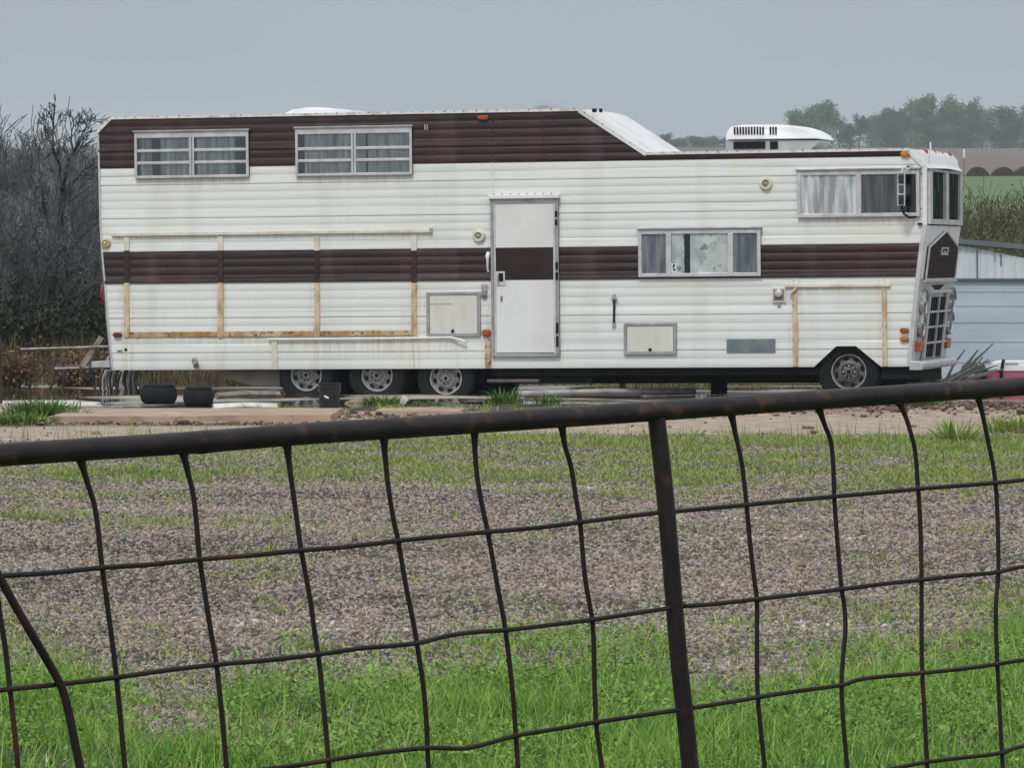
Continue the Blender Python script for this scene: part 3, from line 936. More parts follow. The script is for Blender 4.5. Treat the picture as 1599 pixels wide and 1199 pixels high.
# rust and grime that has bled out of the trims onto the white siding
def add_bleed(m, ups, ztop, rails):
    nt = NT(m); b = nt.n['Principled BSDF']; src = b.inputs['Base Color'].links[0].from_socket
    tc = nt.node('ShaderNodeTexCoord'); sx = nt.node('ShaderNodeSeparateXYZ'); nt.link(tc.outputs['Object'], sx.inputs[0])
    M = lambda op, a, b_=None: _m(nt, op, a, b_)
    def _m(nt, op, a, b_):
        n = nt.node('ShaderNodeMath', operation=op)
        for i, v in enumerate((a, b_)):
            if v is None: continue
            if isinstance(v, (int, float)): n.inputs[i].default_value = v
            else: nt.link(v, n.inputs[i])
        return n.outputs[0]
    def fade(x, a, b_):
        r = nt.node('ShaderNodeMapRange'); r.inputs[1].default_value = a; r.inputs[2].default_value = b_; nt.link(x, r.inputs[0]); return r.outputs[0]
    d = None
    for u in ups:
        e = M('ABSOLUTE', M('SUBTRACT', sx.outputs['X'], u)); d = e if d is None else M('MINIMUM', d, e)
    side = M('MULTIPLY', fade(d, .13, .025), M('LESS_THAN', sx.outputs['Z'], ztop))
    for (ua, ub, zr, drop) in rails:
        inx = M('MULTIPLY', M('GREATER_THAN', sx.outputs['X'], ua), M('LESS_THAN', sx.outputs['X'], ub))
        dz = M('SUBTRACT', zr, sx.outputs['Z'])
        dr = M('MULTIPLY', M('MULTIPLY', M('GREATER_THAN', dz, 0.0), fade(dz, drop, 0.0)), inx)
        side = M('MAXIMUM', side, dr)
    mp = nt.node('ShaderNodeMapping'); mp.inputs['Scale'].default_value = (26, 1, 2.2); nt.link(tc.outputs['Object'], mp.inputs[0])
    nz = nt.node('ShaderNodeTexNoise'); nz.inputs['Scale'].default_value = 1; nz.inputs['Detail'].default_value = 5; nt.link(mp.outputs[0], nz.inputs['Vector'])
    f = M('MULTIPLY', M('MULTIPLY', side, fade(nz.outputs['Fac'], .42, .68)), .52)
    mx = nt.node('ShaderNodeMix', data_type='RGBA'); mx.inputs['B'].default_value = (.46, .33, .18, 1); nt.link(src, mx.inputs['A']); nt.link(f, mx.inputs['Factor'])
    nt.link(mx.outputs['Result'], b.inputs['Base Color'])


add_bleed(WHITE, [S(x, 490)[0] for x in (198.5, 345, 495.5, 647, 762.5, 1242, 1381.5)], Z_SB - .02,
          [(S(200, 525)[0], S(650, 525)[0], S(420, 525)[1], .14), (S(178, 366)[0], S(672, 362)[0], S(420, 366)[1], .10), (S(1228, 447)[0], S(1390, 447)[0], S(1300, 448)[1], .09),
           (S(212, 278)[0], S(390, 278)[0], S(300, 278)[1], .16), (S(463, 274)[0], S(645, 274)[0], S(550, 275)[1], .16), (S(1246, 339)[0], S(1437, 339)[0], S(1340, 340)[1], .14), (S(420, 531)[0], S(730, 531)[0], S(570, 532)[1], .25)])
# seams
for px, y0, y1, m in ((769, 254, 306, WHITE), (769, 182, 251, BROWN), (849, 176, 249, BROWN)):
    mb = MB(); a = S(px, y0); b = S(px + (y1 - y0) * .01, y1); mb.box(a[0] - .010, a[0] + .010, -.0145, -.002, b[1], a[1], m); mb.build('seam_strip', rv)
# patches and fittings on the upper band
mb = MB(); a = S(667, 198); mb.box(a[0] - .03, a[0] - .015, -.02, -.005, a[1] - .04, a[1] + .03, ALU); mb.box(a[0] + .0, a[0] + .012, -.02, -.005, a[1] - .045, a[1] + .025, ALU); mb.build('clip', rv)

# mirror on the front side window
mb = MB()
pts = lambda L, y: [(S(x, yy)[0], y, S(x, yy)[1]) for x, yy in L]
for x in (1408, 1418.5): mb.tube(pts([(x, 270), (x, 322)], -.26), .009, ALUB, 6)
for yy in (271, 289, 304, 321): mb.tube(pts([(1408, yy), (1418.5, yy)], -.26), .008, ALUB, 6)
mb.tube([(S(1412, 266)[0], -.02, S(1412, 262)[1]), (S(1413, 268)[0], -.26, S(1413, 270)[1])], .014, ALUB, 6)
mb.tube([(S(1425, 262)[0], -.02, S(1425, 260)[1]), (S(1416, 268)[0], -.26, S(1413, 270)[1])], .012, ALUB, 6)
mb.tube([(S(1414, 322)[0], -.26, S(1414, 321)[1]), (S(1416, 334)[0], -.2, S(1416, 334)[1]), (S(1422, 341)[0], -.1, S(1422, 340)[1]), (S(1431, 338)[0], -.02, S(1431, 338)[1])], .013, DARK, 6)
mir = mb.build('mirror', rv, smooth=50)
for (ya, yb) in ((273, 287), (306, 320)):
    mb = MB(); u0, u1, w0, w1 = rect(1409.5, ya, 1417, yb); mb.box(u0, u1, -.28, -.245, w0, w1, BLACKP); mb.build('mirror_head', mir, bevel=.008)
for px, py in ((1420, 261), (1437, 350)):
    mb = MB(); a = S(px, py); mb.box(a[0] - .025, a[0] + .025, -.04, 0, a[1] - .01, a[1] + .012, DARK); mb.build('bracket', mir)

# roof fittings
vA, vB = .75, 1.6
def Sp(L, v): return [S(x, y, v) for x, y in L]
mb = MB()
mb.prism(Sp([(1132, 219), (1282, 217), (1275, 209), (1262, 202), (1245, 197), (1215, 194.5), (1160, 195), (1140, 198), (1134, 206)], vA), vA, vB, CAPWHITE, .06)
ac = mb.build('air_conditioner', rv, smooth=50)
mb = MB(); mb.prism(Sp([(1133, 236), (1262, 236), (1272, 228), (1279, 219.5), (1133, 220)], vA + .03), vA + .03, vB - .03, pm('ac_base', (.42, .43, .43), (.33, .34, .34), 3, .5)); mb.build('base', ac)
mb = MB()
for x0, x1, nn in ((1145, 1194, 11), (1201, 1214, 3)):
    for q in range(nn):
        x = x0 + (x1 - x0) * (q + .5) / nn; u0, u1, w0, w1 = [*S(x - 1.2, 211, vA)[:1], *S(x + 1.2, 211, vA)[:1], S(x, 210.5, vA)[1], S(x, 198.5, vA)[1]]
        mb.box(u0, u1, vA - .01, vA + .05, w0, w1, DARK)
for x0, x1 in ((1145, 1194), (1202, 1214)):
    a = S(x0, 233, vA); b = S(x1, 221, vA); mb.box(a[0], b[0], vA + .012, vA + .029, a[1], b[1], DARK)
mb.build('louvre', ac)
mb = MB(); mb.prism(Sp([(443, 184), (547, 182), (547, 173), (535, 171), (505, 168), (478, 168), (455, 171.5), (444, 177)], .7), .7, 1.5, CAPWHITE, .05); mb.build('roof_vent', rv, smooth=50)
mb = MB(); mb.prism(Sp([(823, 172), (872, 171), (860, 165), (848, 162), (835, 165)], 1.1), 1.1, 1.8, pm('grey_cap', (.32, .33, .36), (.25, .26, .28), 3, .5), .05); mb.build('roof_vent', rv, smooth=50)
mb = MB(); mb.prism(Sp([(1354, 239), (1403, 238.5), (1398, 234), (1385, 230.5), (1368, 230.5), (1358, 234)], 1.2), 1.2, 1.7, pm('dull_cap', (.20, .19, .19), (.15, .14, .14), 3, .6), .04); mb.build('roof_vent', rv, smooth=50)
mb = MB()
for x0, x1 in ((926, 933), (937, 942)):
    a = S(x0, 172, .35); b = S(x1 - 1.5, 170, .35); mb.box(a[0], b[0], .3, .36, a[1] - .03, b[1], DARK)
mb.build('vent_stub', rv)
mb = MB(); a = S(1450, 262, .15); b = S(1453, 222, .15); mb.tube([(a[0], .15, a[1]), (b[0], .15, b[1])], [.007, .005], ALUB, 6)
mb.tube([(b[0] + .0, .15, b[1] - .1), (b[0], .15, b[1])], .010, CAPWHITE, 6); mb.build('antenna', rv)

# ------------------------------------------------------------------ underside and wheels
mb = MB()
uA = S(440, 580)[0]; uB = S(1424, 580)[0]
zb = S(800, 599, .6)[1]
mb.box(uA, uB, .55, W2 - .3, zb, Z_BOT + .05, DARK)
mb.box(S(770, 580)[0], S(1275, 580)[0], .06, .5, S(1000, 586)[1], Z_BOT + .03, DARK)
mb.box(S(770, 580)[0], S(920, 580)[0], .12, .5, S(850, 599)[1], Z_BOT + .03, DARK)
mb.box(S(1375, 580)[0], S(1424, 580)[0], .06, .5, S(1400, 592)[1], Z_BOT + .03, DARK)
for px in (479, 590, 697, 1326):
    a = S(px, 588); mb.box(a[0] - .06, a[0] + .06, .2, W2 - .2, a[1] - .06, a[1] + .06, DARK)
mb.box(S(1090, 600)[0], S(1108, 600)[0], .7, 1.0, S(1100, 616, .7)[1], zb + .01, DARK)
mb.build('chassis', rv)
mb = MB()
mb.prism([S(345, 579.5, .2), S(340, 587, .2), S(365, 594, .2), S(395, 602, .2), S(437, 603, .2), S(437, 578, .2)], .2, 1.5, BEIGE)
mb.build('holding_tank', rv)
mb = MB(); a = S(763, 597, .05); b = S(843, 592, .05); mb.box(a[0], b[0], -.02, .35, a[1], b[1], pm('step_grey', (.16, .14, .15), (.1, .09, .09), 6, .5, .4)); mb.build('entry_step', rv, bevel=.005)


def wheel(px, py, r_t, r_r, front=False):
    v0 = .10
    c = S(px, py, v0)
    world_c = RVM @ Vector((c[0], v0, c[1]))
    zg = c[1] - world_c.z            # local height of the ground below this wheel
    root_m = RIMD if front else RIM
    mb = MB()
    R = r_r
    mb.lathe_y([(R * 1.0, .0), (R * 1.0, -.022), (R * .945, -.022), (R * .925, .01)], 0, 0, RIMEDGE if not front else RIM, 40, cap=False)
    mb.lathe_y([(R * .93, .012), (R * .86, .035), (R * .66, .02), (R * .56, .01), (R * .52, -.012), (R * .46, -.015), (R * .42, .02), (R * .24, .012), (R * .22, -.03), (R * .12, -.035)], 0, 0, root_m, 40)
    w = mb.build('wheel', rv, smooth=35)
    w.location = (c[0], v0, c[1])
    # hand holes and nuts
    for q in range(8):
        mb = MB(); a = 2 * math.pi * (q + .3) / 8
        ca, sa = math.cos(a), math.sin(a)
        vs = []; N = 12
        for j in range(N):
            t = 2 * math.pi * j / N; rr = R * .755 + R * .10 * math.cos(t); tt = R * .165 * math.sin(t)
            vs.append((rr * ca - tt * sa, .017, rr * sa + tt * ca))
        vs += [(x, .05, z) for x, _, z in vs]
        mb.add(vs, [tuple(range(N))] + [(j, N + j, N + (j + 1) % N, (j + 1) % N) for j in range(N)], DARK); mb.build('hand_hole', w)
    for q in range(8):
        mb = MB(); a = 2 * math.pi * q / 8
        mb.lathe_y([(.013, .02), (.013, -.008)], R * .33 * math.cos(a), R * .33 * math.sin(a), ALU if not front else RIM, 6); mb.build('lug_nut', w)
    mb = MB(); mb.lathe_y([(R * .12, -.034), (R * .1, -.045)], 0, 0, DARK, 16)
    mb.build('hub', w)
    # tyre, flattened where it has gone down
    prof_t = [(R * .97, -.005), (R * 1.02, -.03), (R * 1.12, -.045), (r_t * .9, -.05), (r_t * .96, -.035), (r_t * .99, -.01), (r_t, .03), (r_t, .17), (r_t * .97, .21), (R, .2)]
    N = 56; vs = []; fs = []
    for r, y in prof_t:
        for j in range(N):
            a = 2 * math.pi * j / N
            x, z = r * math.cos(a), r * math.sin(a)
            lim = zg - c[1] + .004
            if z < lim:
                y2 = y - .02 * min(1, (lim - z) / .06) * (1 if y < 0 else -1); x *= 1.04
                vs.append((x, y2, lim))
            else: vs.append((x, y, z))
    for i in range(len(prof_t) - 1):
        for j in range(N): fs.append((i * N + j, i * N + (j + 1) % N, (i + 1) * N + (j + 1) % N, (i + 1) * N + j))
    mb = MB(); mb.add(vs, fs, RUBBER)
    t = mb.build('tyre', w, smooth=40)
    return w


def far_copy(w):
    o = w.copy(); C.objects.link(o)
    o.rotation_euler = (0, 0, math.pi); o.location = (w.location.x, W2 - .10, w.location.z)
    for ch in w.children:
        c2 = ch.copy(); C.objects.link(c2); c2.parent = o
    return o


for args in ((479, 585.5, .345, .192), (589.5, 586, .36, .192), (697, 590.5, .36, .196)):
    far_copy(wheel(*args))
far_copy(wheel(1326, 580.5, .37, .207, True))

# ================================================================== foreground gate
PHI = (1 + 5 ** .5) / 2
ICO_V = np.array([(-1, PHI, 0), (1, PHI, 0), (-1, -PHI, 0), (1, -PHI, 0), (0, -1, PHI), (0, 1, PHI), (0, -1, -PHI), (0, 1, -PHI), (PHI, 0, -1), (PHI, 0, 1), (-PHI, 0, -1), (-PHI, 0, 1)]) / math.hypot(1, PHI)
ICO_F = np.array([(0, 11, 5), (0, 5, 1), (0, 1, 7), (0, 7, 10), (0, 10, 11), (1, 5, 9), (5, 11, 4), (11, 10, 2), (10, 7, 6), (7, 1, 8), (3, 9, 4), (3, 4, 2), (3, 2, 6), (3, 6, 8), (3, 8, 9), (4, 9, 5), (2, 4, 11), (6, 2, 10), (8, 6, 7), (9, 8, 1)])


def rot_mats(n, full=True):
    q = rng.normal(size=(n, 4)); q /= np.linalg.norm(q, axis=1)[:, None]
    w, x, y, z = q.T
    return np.stack([np.stack([1 - 2 * (y * y + z * z), 2 * (x * y - z * w), 2 * (x * z + y * w)], 1),
                     np.stack([2 * (x * y + z * w), 1 - 2 * (x * x + z * z), 2 * (y * z - x * w)], 1),
                     np.stack([2 * (x * z - y * w), 2 * (y * z + x * w), 1 - 2 * (x * x + y * y)], 1)], 1)


GATE_M = pm('gate_metal', (0.024, 0.018, 0.020), (0.013, 0.010, 0.011), 9, 0.5, 0.0, bump=.0025, bscale=45, c3=(0.075, 0.036, 0.024), s3=22, lo3=0.58, hi3=0.70, spec=.28)
WIRE_M = pm('wire_metal', (0.010, 0.008, 0.008), (0.020, 0.014, 0.012), 14, 0.65, 0.0, bump=.002, bscale=90, c3=(0.070, 0.018, 0.012), s3=5, lo3=0.60, hi3=0.72, spec=.35)
YL, YR = 8.7, 10.8


def gate_pt(px, py, dy=0.0):
    Y = 1.0 / (1 / YL + (1 / YR - 1 / YL) * px / 1599.0)
    return at(px, py, Y + dy)


def smooth_path(pts, sub=5):
    """Catmull-Rom through the points"""
    P = [Vector(p) for p in pts]
    P = [P[0] * 2 - P[1]] + P + [P[-1] * 2 - P[-2]]
    out = []
    for i in range(1, len(P) - 2):
        for k in range(sub):
            t = k / sub; a, b, c, d = P[i - 1], P[i], P[i + 1], P[i + 2]
            out.append(0.5 * ((2 * b) + (c - a) * t + (2 * a - 5 * b + 4 * c - d) * t * t + (3 * b - a - 3 * c + d) * t ** 3))
    out.append(P[-2])
    return out


gp = gate_pt(800, 1300); gp.z = 0
gate = empty('gate', gp, 'dark steel pipe gate with bent wire mesh in front of the gravel', 'gate')
goff = Vector(gp)


def gtube(name, pix, r, m, dy=0.0, sub=4, n=10, sm=60, radii=None, welds=()):
    pts = [gate_pt(x, y, dy) - goff for x, y in pix]
    pts = smooth_path(pts, sub)
    mb = MB(); mb.tube(pts, r if radii is None else radii(len(pts)), m, n)
    for (wx, wy) in welds:                       # lumpy weld where two rods cross
        c = gate_pt(wx, wy, dy * .5) - goff; q = random.uniform(.0062, .0085)
        k = [(q * random.uniform(.75, 1.25)) for _ in range(12)]
        mb.add([tuple(c + Vector(ICO_V[i]) * k[i]) for i in range(12)], [tuple(f) for f in ICO_F], m)
    return mb.build(name, gate, smooth=sm)


def crossings(P, Q):
    out = []
    for i in range(len(P) - 1):
        for j in range(len(Q) - 1):
            (ax, ay), (bx, by), (cx, cy), (dx, dy) = P[i], P[i + 1], Q[j], Q[j + 1]
            den = (bx - ax) * (dy - cy) - (by - ay) * (dx - cx)
            if abs(den) < 1e-9: continue
            t = ((cx - ax) * (dy - cy) - (cy - ay) * (dx - cx)) / den; u = ((cx - ax) * (by - ay) - (cy - ay) * (bx - ax)) / den
            if 0 <= t < 1 and 0 <= u < 1: out.append((ax + (bx - ax) * t, ay + (by - ay) * t))
    return out


top = [(-330, 735), (-120, 720), (0, 710.5), (150, 700.5), (300, 691), (318, 690), (480, 677), (640, 667), (800, 656.5), (960, 646), (1120, 635), (1280, 624), (1440, 613.5), (1599, 603), (1800, 589), (2050, 572)]
mbt = MB()
pts = smooth_path([gate_pt(x, y) - goff for x, y in top], 6)
rr = []
for p in pts:
    x = (p + goff)
    px = 799.5 + F_PX * x.x / x.y
    rr.append(0.0212 + 0.0016 * math.exp(-((px - 318) / 14) ** 2))
mbt.tube(pts, rr, GATE_M, 20)
mbt.build('top_rail', gate, smooth=60)
gtube('upright', [(1025, 652), (1033, 720), (1041, 800), (1051, 920), (1061, 1040), (1070, 1120), (1078, 1199), (1090, 1330), (1103, 1480)], .0185, GATE_M, 0.0, 4, 12)
V = [
    [(-14, 850), (0, 960), (8, 1010), (15, 1070), (22, 1135), (28, 1199), (36, 1330), (48, 1490)],
    [(126, 718), (136, 752), (147, 787), (153, 825), (158, 873), (167, 940), (173, 985), (180, 1039), (187, 1110), (195, 1199), (206, 1330), (220, 1490)],
    [(286, 706), (294, 740), (302, 773), (307, 820), (312, 873), (322, 940), (330, 990), (338, 1036), (346, 1110), (354, 1199), (366, 1330), (380, 1490)],
    [(448, 694), (453, 735), (460, 785), (470, 857), (478, 900), (485, 940), (491, 985), (498, 1030), (506, 1110), (514, 1199), (524, 1330), (536, 1490)],
    [(599, 682), (602, 720), (607, 765), (614, 808), (622, 845), (634, 915), (648, 985), (655, 1030), (661, 1070), (666, 1130), (669, 1199), (676, 1330), (690, 1490)],
    [(741, 672), (742, 710), (746, 750), (754, 795), (762, 832), (776, 910), (788, 975), (795, 1030), (801, 1085), (805, 1140), (809, 1199), (818, 1330), (830, 1490)],
    [(877, 664), (882, 695), (892, 730), (899, 775), (906, 817), (910, 865), (914, 905), (922, 950), (926, 980), (928, 1040), (929, 1090), (932, 1140), (940, 1199), (952, 1330), (965, 1490)],
    [(1142, 646), (1149, 680), (1158, 722), (1165, 780), (1172, 855), (1178, 905), (1182, 940), (1182, 1000), (1183, 1080), (1188, 1140), (1194, 1199), (1204, 1330), (1216, 1490)],
    [(1279, 638), (1288, 664), (1297, 688), (1301, 725), (1303, 780), (1308, 850), (1314, 917), (1319, 950), (1320, 985), (1316, 1030), (1314, 1070), (1317, 1130), (1323, 1199), (1332, 1330), (1344, 1490)],
    [(1405, 629), (1414, 650), (1422, 675), (1429, 705), (1433, 755), (1437, 815), (1439, 900), (1439, 975), (1440, 1045), (1444, 1120), (1448, 1199), (1456, 1330), (1466, 1490)],
    [(1527, 618), (1535, 650), (1543, 690), (1552, 735), (1557, 790), (1559, 890), (1556, 930), (1555, 960), (1557, 1030), (1561, 1110), (1566, 1199), (1574, 1330), (1584, 1490)],
    [(1655, 610), (1668, 660), (1676, 740), (1680, 880), (1684, 1020), (1690, 1199), (1700, 1490)],
    [(1768, 600), (1782, 680), (1788, 860), (1790, 1050), (1796, 1199), (1806, 1440)],
    [(1878, 590), (1890, 670), (1896, 850), (1899, 1030), (1904, 1199), (1912, 1410)],
    [(1972, 584), (1983, 660), (1988, 840), (1990, 1020), (1996, 1199), (2004, 1380)],
    [(-170, 730), (-160, 830), (-150, 1000), (-142, 1199), (-130, 1540)],
]
for i, p in enumerate(V):
    gtube('vertical_wire', p, .0050, WIRE_M, 0.0, 4, 8, radii=lambda k: [.0050 * (1 + (.9 * math.exp(-j / 1.6) if i else 0)) for j in range(k)])
Hh = [
    [(-330, 930), (-150, 913), (0, 899), (80, 894), (158, 886), (235, 881), (312, 873), (390, 867), (470, 859), (545, 853), (622, 844), (690, 837), (762, 830), (835, 824), (906, 815), (970, 807), (1030, 800)],
    [(1050, 798.5), (1100, 794), (1165, 788), (1235, 781), (1303, 775), (1370, 769), (1434, 763), (1500, 758), (1557, 753.5), (1610, 748), (1700, 741), (1800, 733), (1930, 723), (2058, 713)],
    [(-330, 1112), (-150, 1095), (0, 1077), (90, 1068), (181, 1057), (260, 1046), (338, 1037), (420, 1030), (498, 1021), (560, 1012), (610, 1008), (655, 1003), (700, 992), (745, 986), (792, 983), (860, 975), (925, 967), (985, 958), (1045, 949)],
    [(1068, 946), (1120, 942), (1182, 935), (1250, 927), (1314, 919.5), (1380, 911), (1439, 905), (1500, 898), (1558, 893), (1599, 884), (1700, 876), (1800, 866), (1930, 855), (2062, 843)],
    [(-330, 1280), (-100, 1255), (200, 1223), (350, 1207), (450, 1196), (520, 1185), (590, 1175), (667, 1167), (720, 1168), (750, 1163), (806, 1148), (870, 1137), (930, 1127), (990, 1118), (1058, 1108)],
    [(1082, 1104.5), (1130, 1097), (1184, 1088), (1240, 1079), (1314, 1069), (1335, 1062), (1365, 1057), (1440, 1050), (1500, 1044), (1558, 1036), (1599, 1030), (1700, 1022), (1800, 1012), (1930, 1000), (2066, 985)],
    [(200, 1390), (500, 1358), (800, 1320), (1000, 1290), (1090, 1273)],
    [(1090, 1248), (1200, 1232), (1320, 1212), (1395, 1199), (1447, 1189), (1505, 1182), (1562, 1175), (1599, 1164), (1700, 1152), (1800, 1140), (1930, 1126), (2070, 1110)],
]
for p in Hh: gtube('horizontal_wire', p, .0048, WIRE_M, -0.009, 4, 8, welds=[c_ for v_ in V for c_ in crossings(p, v_)])
gtube('brace', [(-60, 760), (-28, 850), (-4, 895), (18, 935), (45, 982), (72, 1028), (96, 1072), (108, 1115), (116, 1155), (125, 1199), (138, 1290), (150, 1400)], .0082, WIRE_M, -0.02, 5, 8)
# lower rail and end post, out of frame below and to the left
gtube('bottom_rail', [(-330, 1590), (300, 1535), (900, 1478), (1500, 1400), (2050, 1330)], .021, GATE_M, 0, 3, 12)
gtube('end_post', [(2050, 560), (2062, 900), (2075, 1420)], .03, GATE_M, 0, 3, 12)
gtube('end_post', [(-330, 720), (-318, 1100), (-300, 1650)], .03, GATE_M, 0, 3, 12)

# ================================================================== terrain
PROF = [(-60, 0), (66, 0), (90, 0.0), (110, .2), (200, 2.9), (322, 6.75), (331, 7.2), (339, 6.6), (346, 6.7), (362, 7.3), (500, 11.7), (800, 19.2), (1280, 30.2), (1400, 31.5), (1700, 30), (2200, 20)]


def HZ(x, y):
    x = np.asarray(x, float); y = np.asarray(y, float)
    z = np.interp(y, [p[0] for p in PROF], [p[1] for p in PROF])
    far = sstep(100, 320, y)
    z = z + far * (fbm(x / 160, y / 160, 3, 3) - .5) * 2.2 * sstep(330, 700, y) + (fbm(x / 25, y / 25, 4, 3) - .5) * .5 * sstep(100, 250, y)
    near = 1 - sstep(60, 110, y)
    z = z + near * (fbm(x / 1.7, y / 1.7, 11, 3) - .5) * .035 + near * sstep(45, 20, y) * (fbm(x / 5, y / 5, 8, 2) - .5) * .10
    # bank of rubble along the near edge of the pad on the right
    rub = np.exp(-((y - (51.6 - .0 * x)) / .9) ** 2) * sstep(1.2, 2.4, x) * .09 * (0.5 + fbm(x / .5, y / .5, 21, 3))
    rub2 = np.exp(-((y - 49.2) / .5) ** 2) * sstep(-2.2, -3.2, x) * (0.04 * fbm(x / .3, y / .3, 22, 3))
    # low green mound on the left edge
    md = np.exp(-((y - 52.2) / 1.6) ** 2 - ((x + 5.5) / .75) ** 2) * .10
    return z + rub + rub2 + md


BND = [(-400, 1000), (0, 1000), (100, 1010), (180, 1060), (250, 1135), (310, 1125), (370, 1055), (450, 1040), (550, 1050), (700, 1020), (850, 1015), (950, 1000), (1040, 1010), (1090, 1075), (1140, 1065), (1200, 1040), (1290, 1012), (1360, 985), (1450, 985), (1530, 960), (1599, 915), (1900, 880)]
PATCH = [  # x, y, sx, sy, weight  (tufts growing in the gravel, laid out along the old wheel tracks)
    (250, 815, 130, 9, .85), (40, 806, 70, 8, .8), (200, 742, 150, 8, .9), (330, 740, 90, 8, .8), (500, 738, 130, 10, .45), (880, 748, 130, 12, .6), (920, 770, 110, 10, .5),
    (1150, 745, 200, 12, .55), (1480, 745, 160, 18, .7), (1000, 700, 200, 8, .7), (1300, 692, 300, 9, .95), (1540, 700, 150, 16, .9), (820, 690, 160, 8, .6),
    (1165, 968, 45, 9, .9), (1290, 945, 70, 10, .5), (1400, 940, 40, 14, .35), (430, 900, 35, 70, .28), (250, 1040, 45, 50, .4), (30, 1000, 60, 25, .5), (1080, 760, 100, 20, .3),
    (660, 735, 120, 16, .45), (90, 775, 200, 12, .22), (1250, 790, 200, 14, .22), (1590, 1010, 60, 40, .6), (700, 715, 500, 14, .3), (1350, 720, 400, 16, .4), (1140, 720, 300, 12, .35)]


def proj(x, y):
    return 799.5 + F_PX * x / y, 400 + F_PX * CAM_H / y


def lush(x, y):
    px, py = proj(x, y)
    b = np.interp(px, [p[0] for p in BND], [p[1] for p in BND])
    nz = (fbm(x * 2.2, y * 1.1, 31, 4) - .5) * 150 + (fbm(x * 8, y * 5, 32, 2) - .5) * 60
    return sstep(-60, 85, py - b - 22 + nz)


def patchy(x, y):
    px, py = proj(x, y)
    t = np.zeros_like(np.asarray(px, float))
    for (cx, cy, sx, sy, w) in PATCH:
        t = np.maximum(t, w * np.exp(-((px - cx) / sx) ** 2 - ((py - cy) / sy) ** 2))
    nz = fbm(x * 1.9, y * .9, 41, 4)
    return t * sstep(.26, .46, nz)


def dirt(x, y):
    """the tan dirt track and the bare earth round the pad"""
    e = 44.6 + .45 * np.sin(x * .9) + 1.6 * sstep(-1, 5, x) * 0 + (fbm(x * 1.1, y * .4, 51, 3) - .5) * 2.6
    near = np.interp(x, [-7, -3, 0, 3, 7], [43.9, 44.2, 45.2, 45.6, 45.2])
    d = sstep(-.5, .6, y - near + (fbm(x * 1.6, y * .7, 51, 3) - .5) * 1.8)
    return d * (1 - sstep(57, 61, y))


def grid(name, xs, ys, mats, colfn=None, kind='structure', shade=True):
    X, Y = np.meshgrid(xs, ys)
    Z = HZ(X, Y)
    V = np.stack([X.ravel(), Y.ravel(), Z.ravel()], 1)
    ny, nx = X.shape
    i = np.arange((ny - 1) * (nx - 1)); r = i // (nx - 1); c = i % (nx - 1)
    a = r * nx + c
    Fq = np.stack([a, a + 1, a + nx + 1, a + nx], 1)
    o = raw_mesh(name, V, Fq, mats, None, 4, None, shade)
    if colfn is not None:
        at_ = o.data.color_attributes.new('zone', 'FLOAT_COLOR', 'POINT')
        cc = colfn(X.ravel(), Y.ravel()); at_.data.foreach_set('color', cc.astype(np.float32).ravel())
    tag(o, None, None, None, kind)
    return o


def zone(x, y):
    vis = (y > 5)
    L = np.where(vis, lush(x, np.maximum(y, 5)), 1.0); L = np.where(y < 15, 1.0, L)
    P = patchy(x, np.maximum(y, 5)); D = dirt(x, y)
    W = np.exp(-((y - 51.5 - .5 * (fbm(x * .9, y * 0, 62, 2) - .5)) / .55) ** 2) * sstep(1.0, 2.2, x) * sstep(.25, .5, fbm(x * 2, y * 2, 61, 3)) + .8 * np.exp(-((y - 48.3) / .35) ** 2) * sstep(-1.6, -2.4, x)
    G = np.maximum(L, P * .6)
    far = sstep(59, 63, y); G = np.maximum(G, far * .9)
    return np.stack([np.clip(G, 0, 1), np.clip(D, 0, 1), W, np.ones_like(W)], 1)


# ground shader
GM, nt, b = new_mat('gravel_ground')
at_n = nt.node('ShaderNodeAttribute', attribute_name='zone')
sep = nt.node('ShaderNodeSeparateColor'); nt.link(at_n.outputs['Color'], sep.inputs[0])
tc = nt.node('ShaderNodeTexCoord')
vo = nt.node('ShaderNodeTexVoronoi'); vo.inputs['Scale'].default_value = 42; nt.link(tc.outputs['Object'], vo.inputs['Vector'])
cr = nt.node('ShaderNodeValToRGB'); nt.link(vo.outputs['Color'], cr.inputs[0])
for e, (p, c) in zip([cr.color_ramp.elements[0], cr.color_ramp.elements[1], cr.color_ramp.elements.new(.5)], [(0.1, (.035, .03, .026)), (0.9, (.16, .14, .125)), (.5, (.08, .07, .06))]): e.position = p; e.color = rgba(c)
n1 = nt.node('ShaderNodeTexNoise'); n1.inputs['Scale'].default_value = 1.3; n1.inputs['Detail'].default_value = 8; nt.link(tc.outputs['Object'], n1.inputs['Vector'])
m1 = nt.node('ShaderNodeMapRange'); m1.inputs[1].default_value = .4; m1.inputs[2].default_value = .68; nt.link(n1.outputs['Fac'], m1.inputs[0])
xg = nt.node('ShaderNodeMix', data_type='RGBA', blend_type='MULTIPLY'); xg.inputs['B'].default_value = (.62, .58, .56, 1); nt.link(cr.outputs[0], xg.inputs['A']); nt.link(m1.outputs[0], xg.inputs['Factor'])
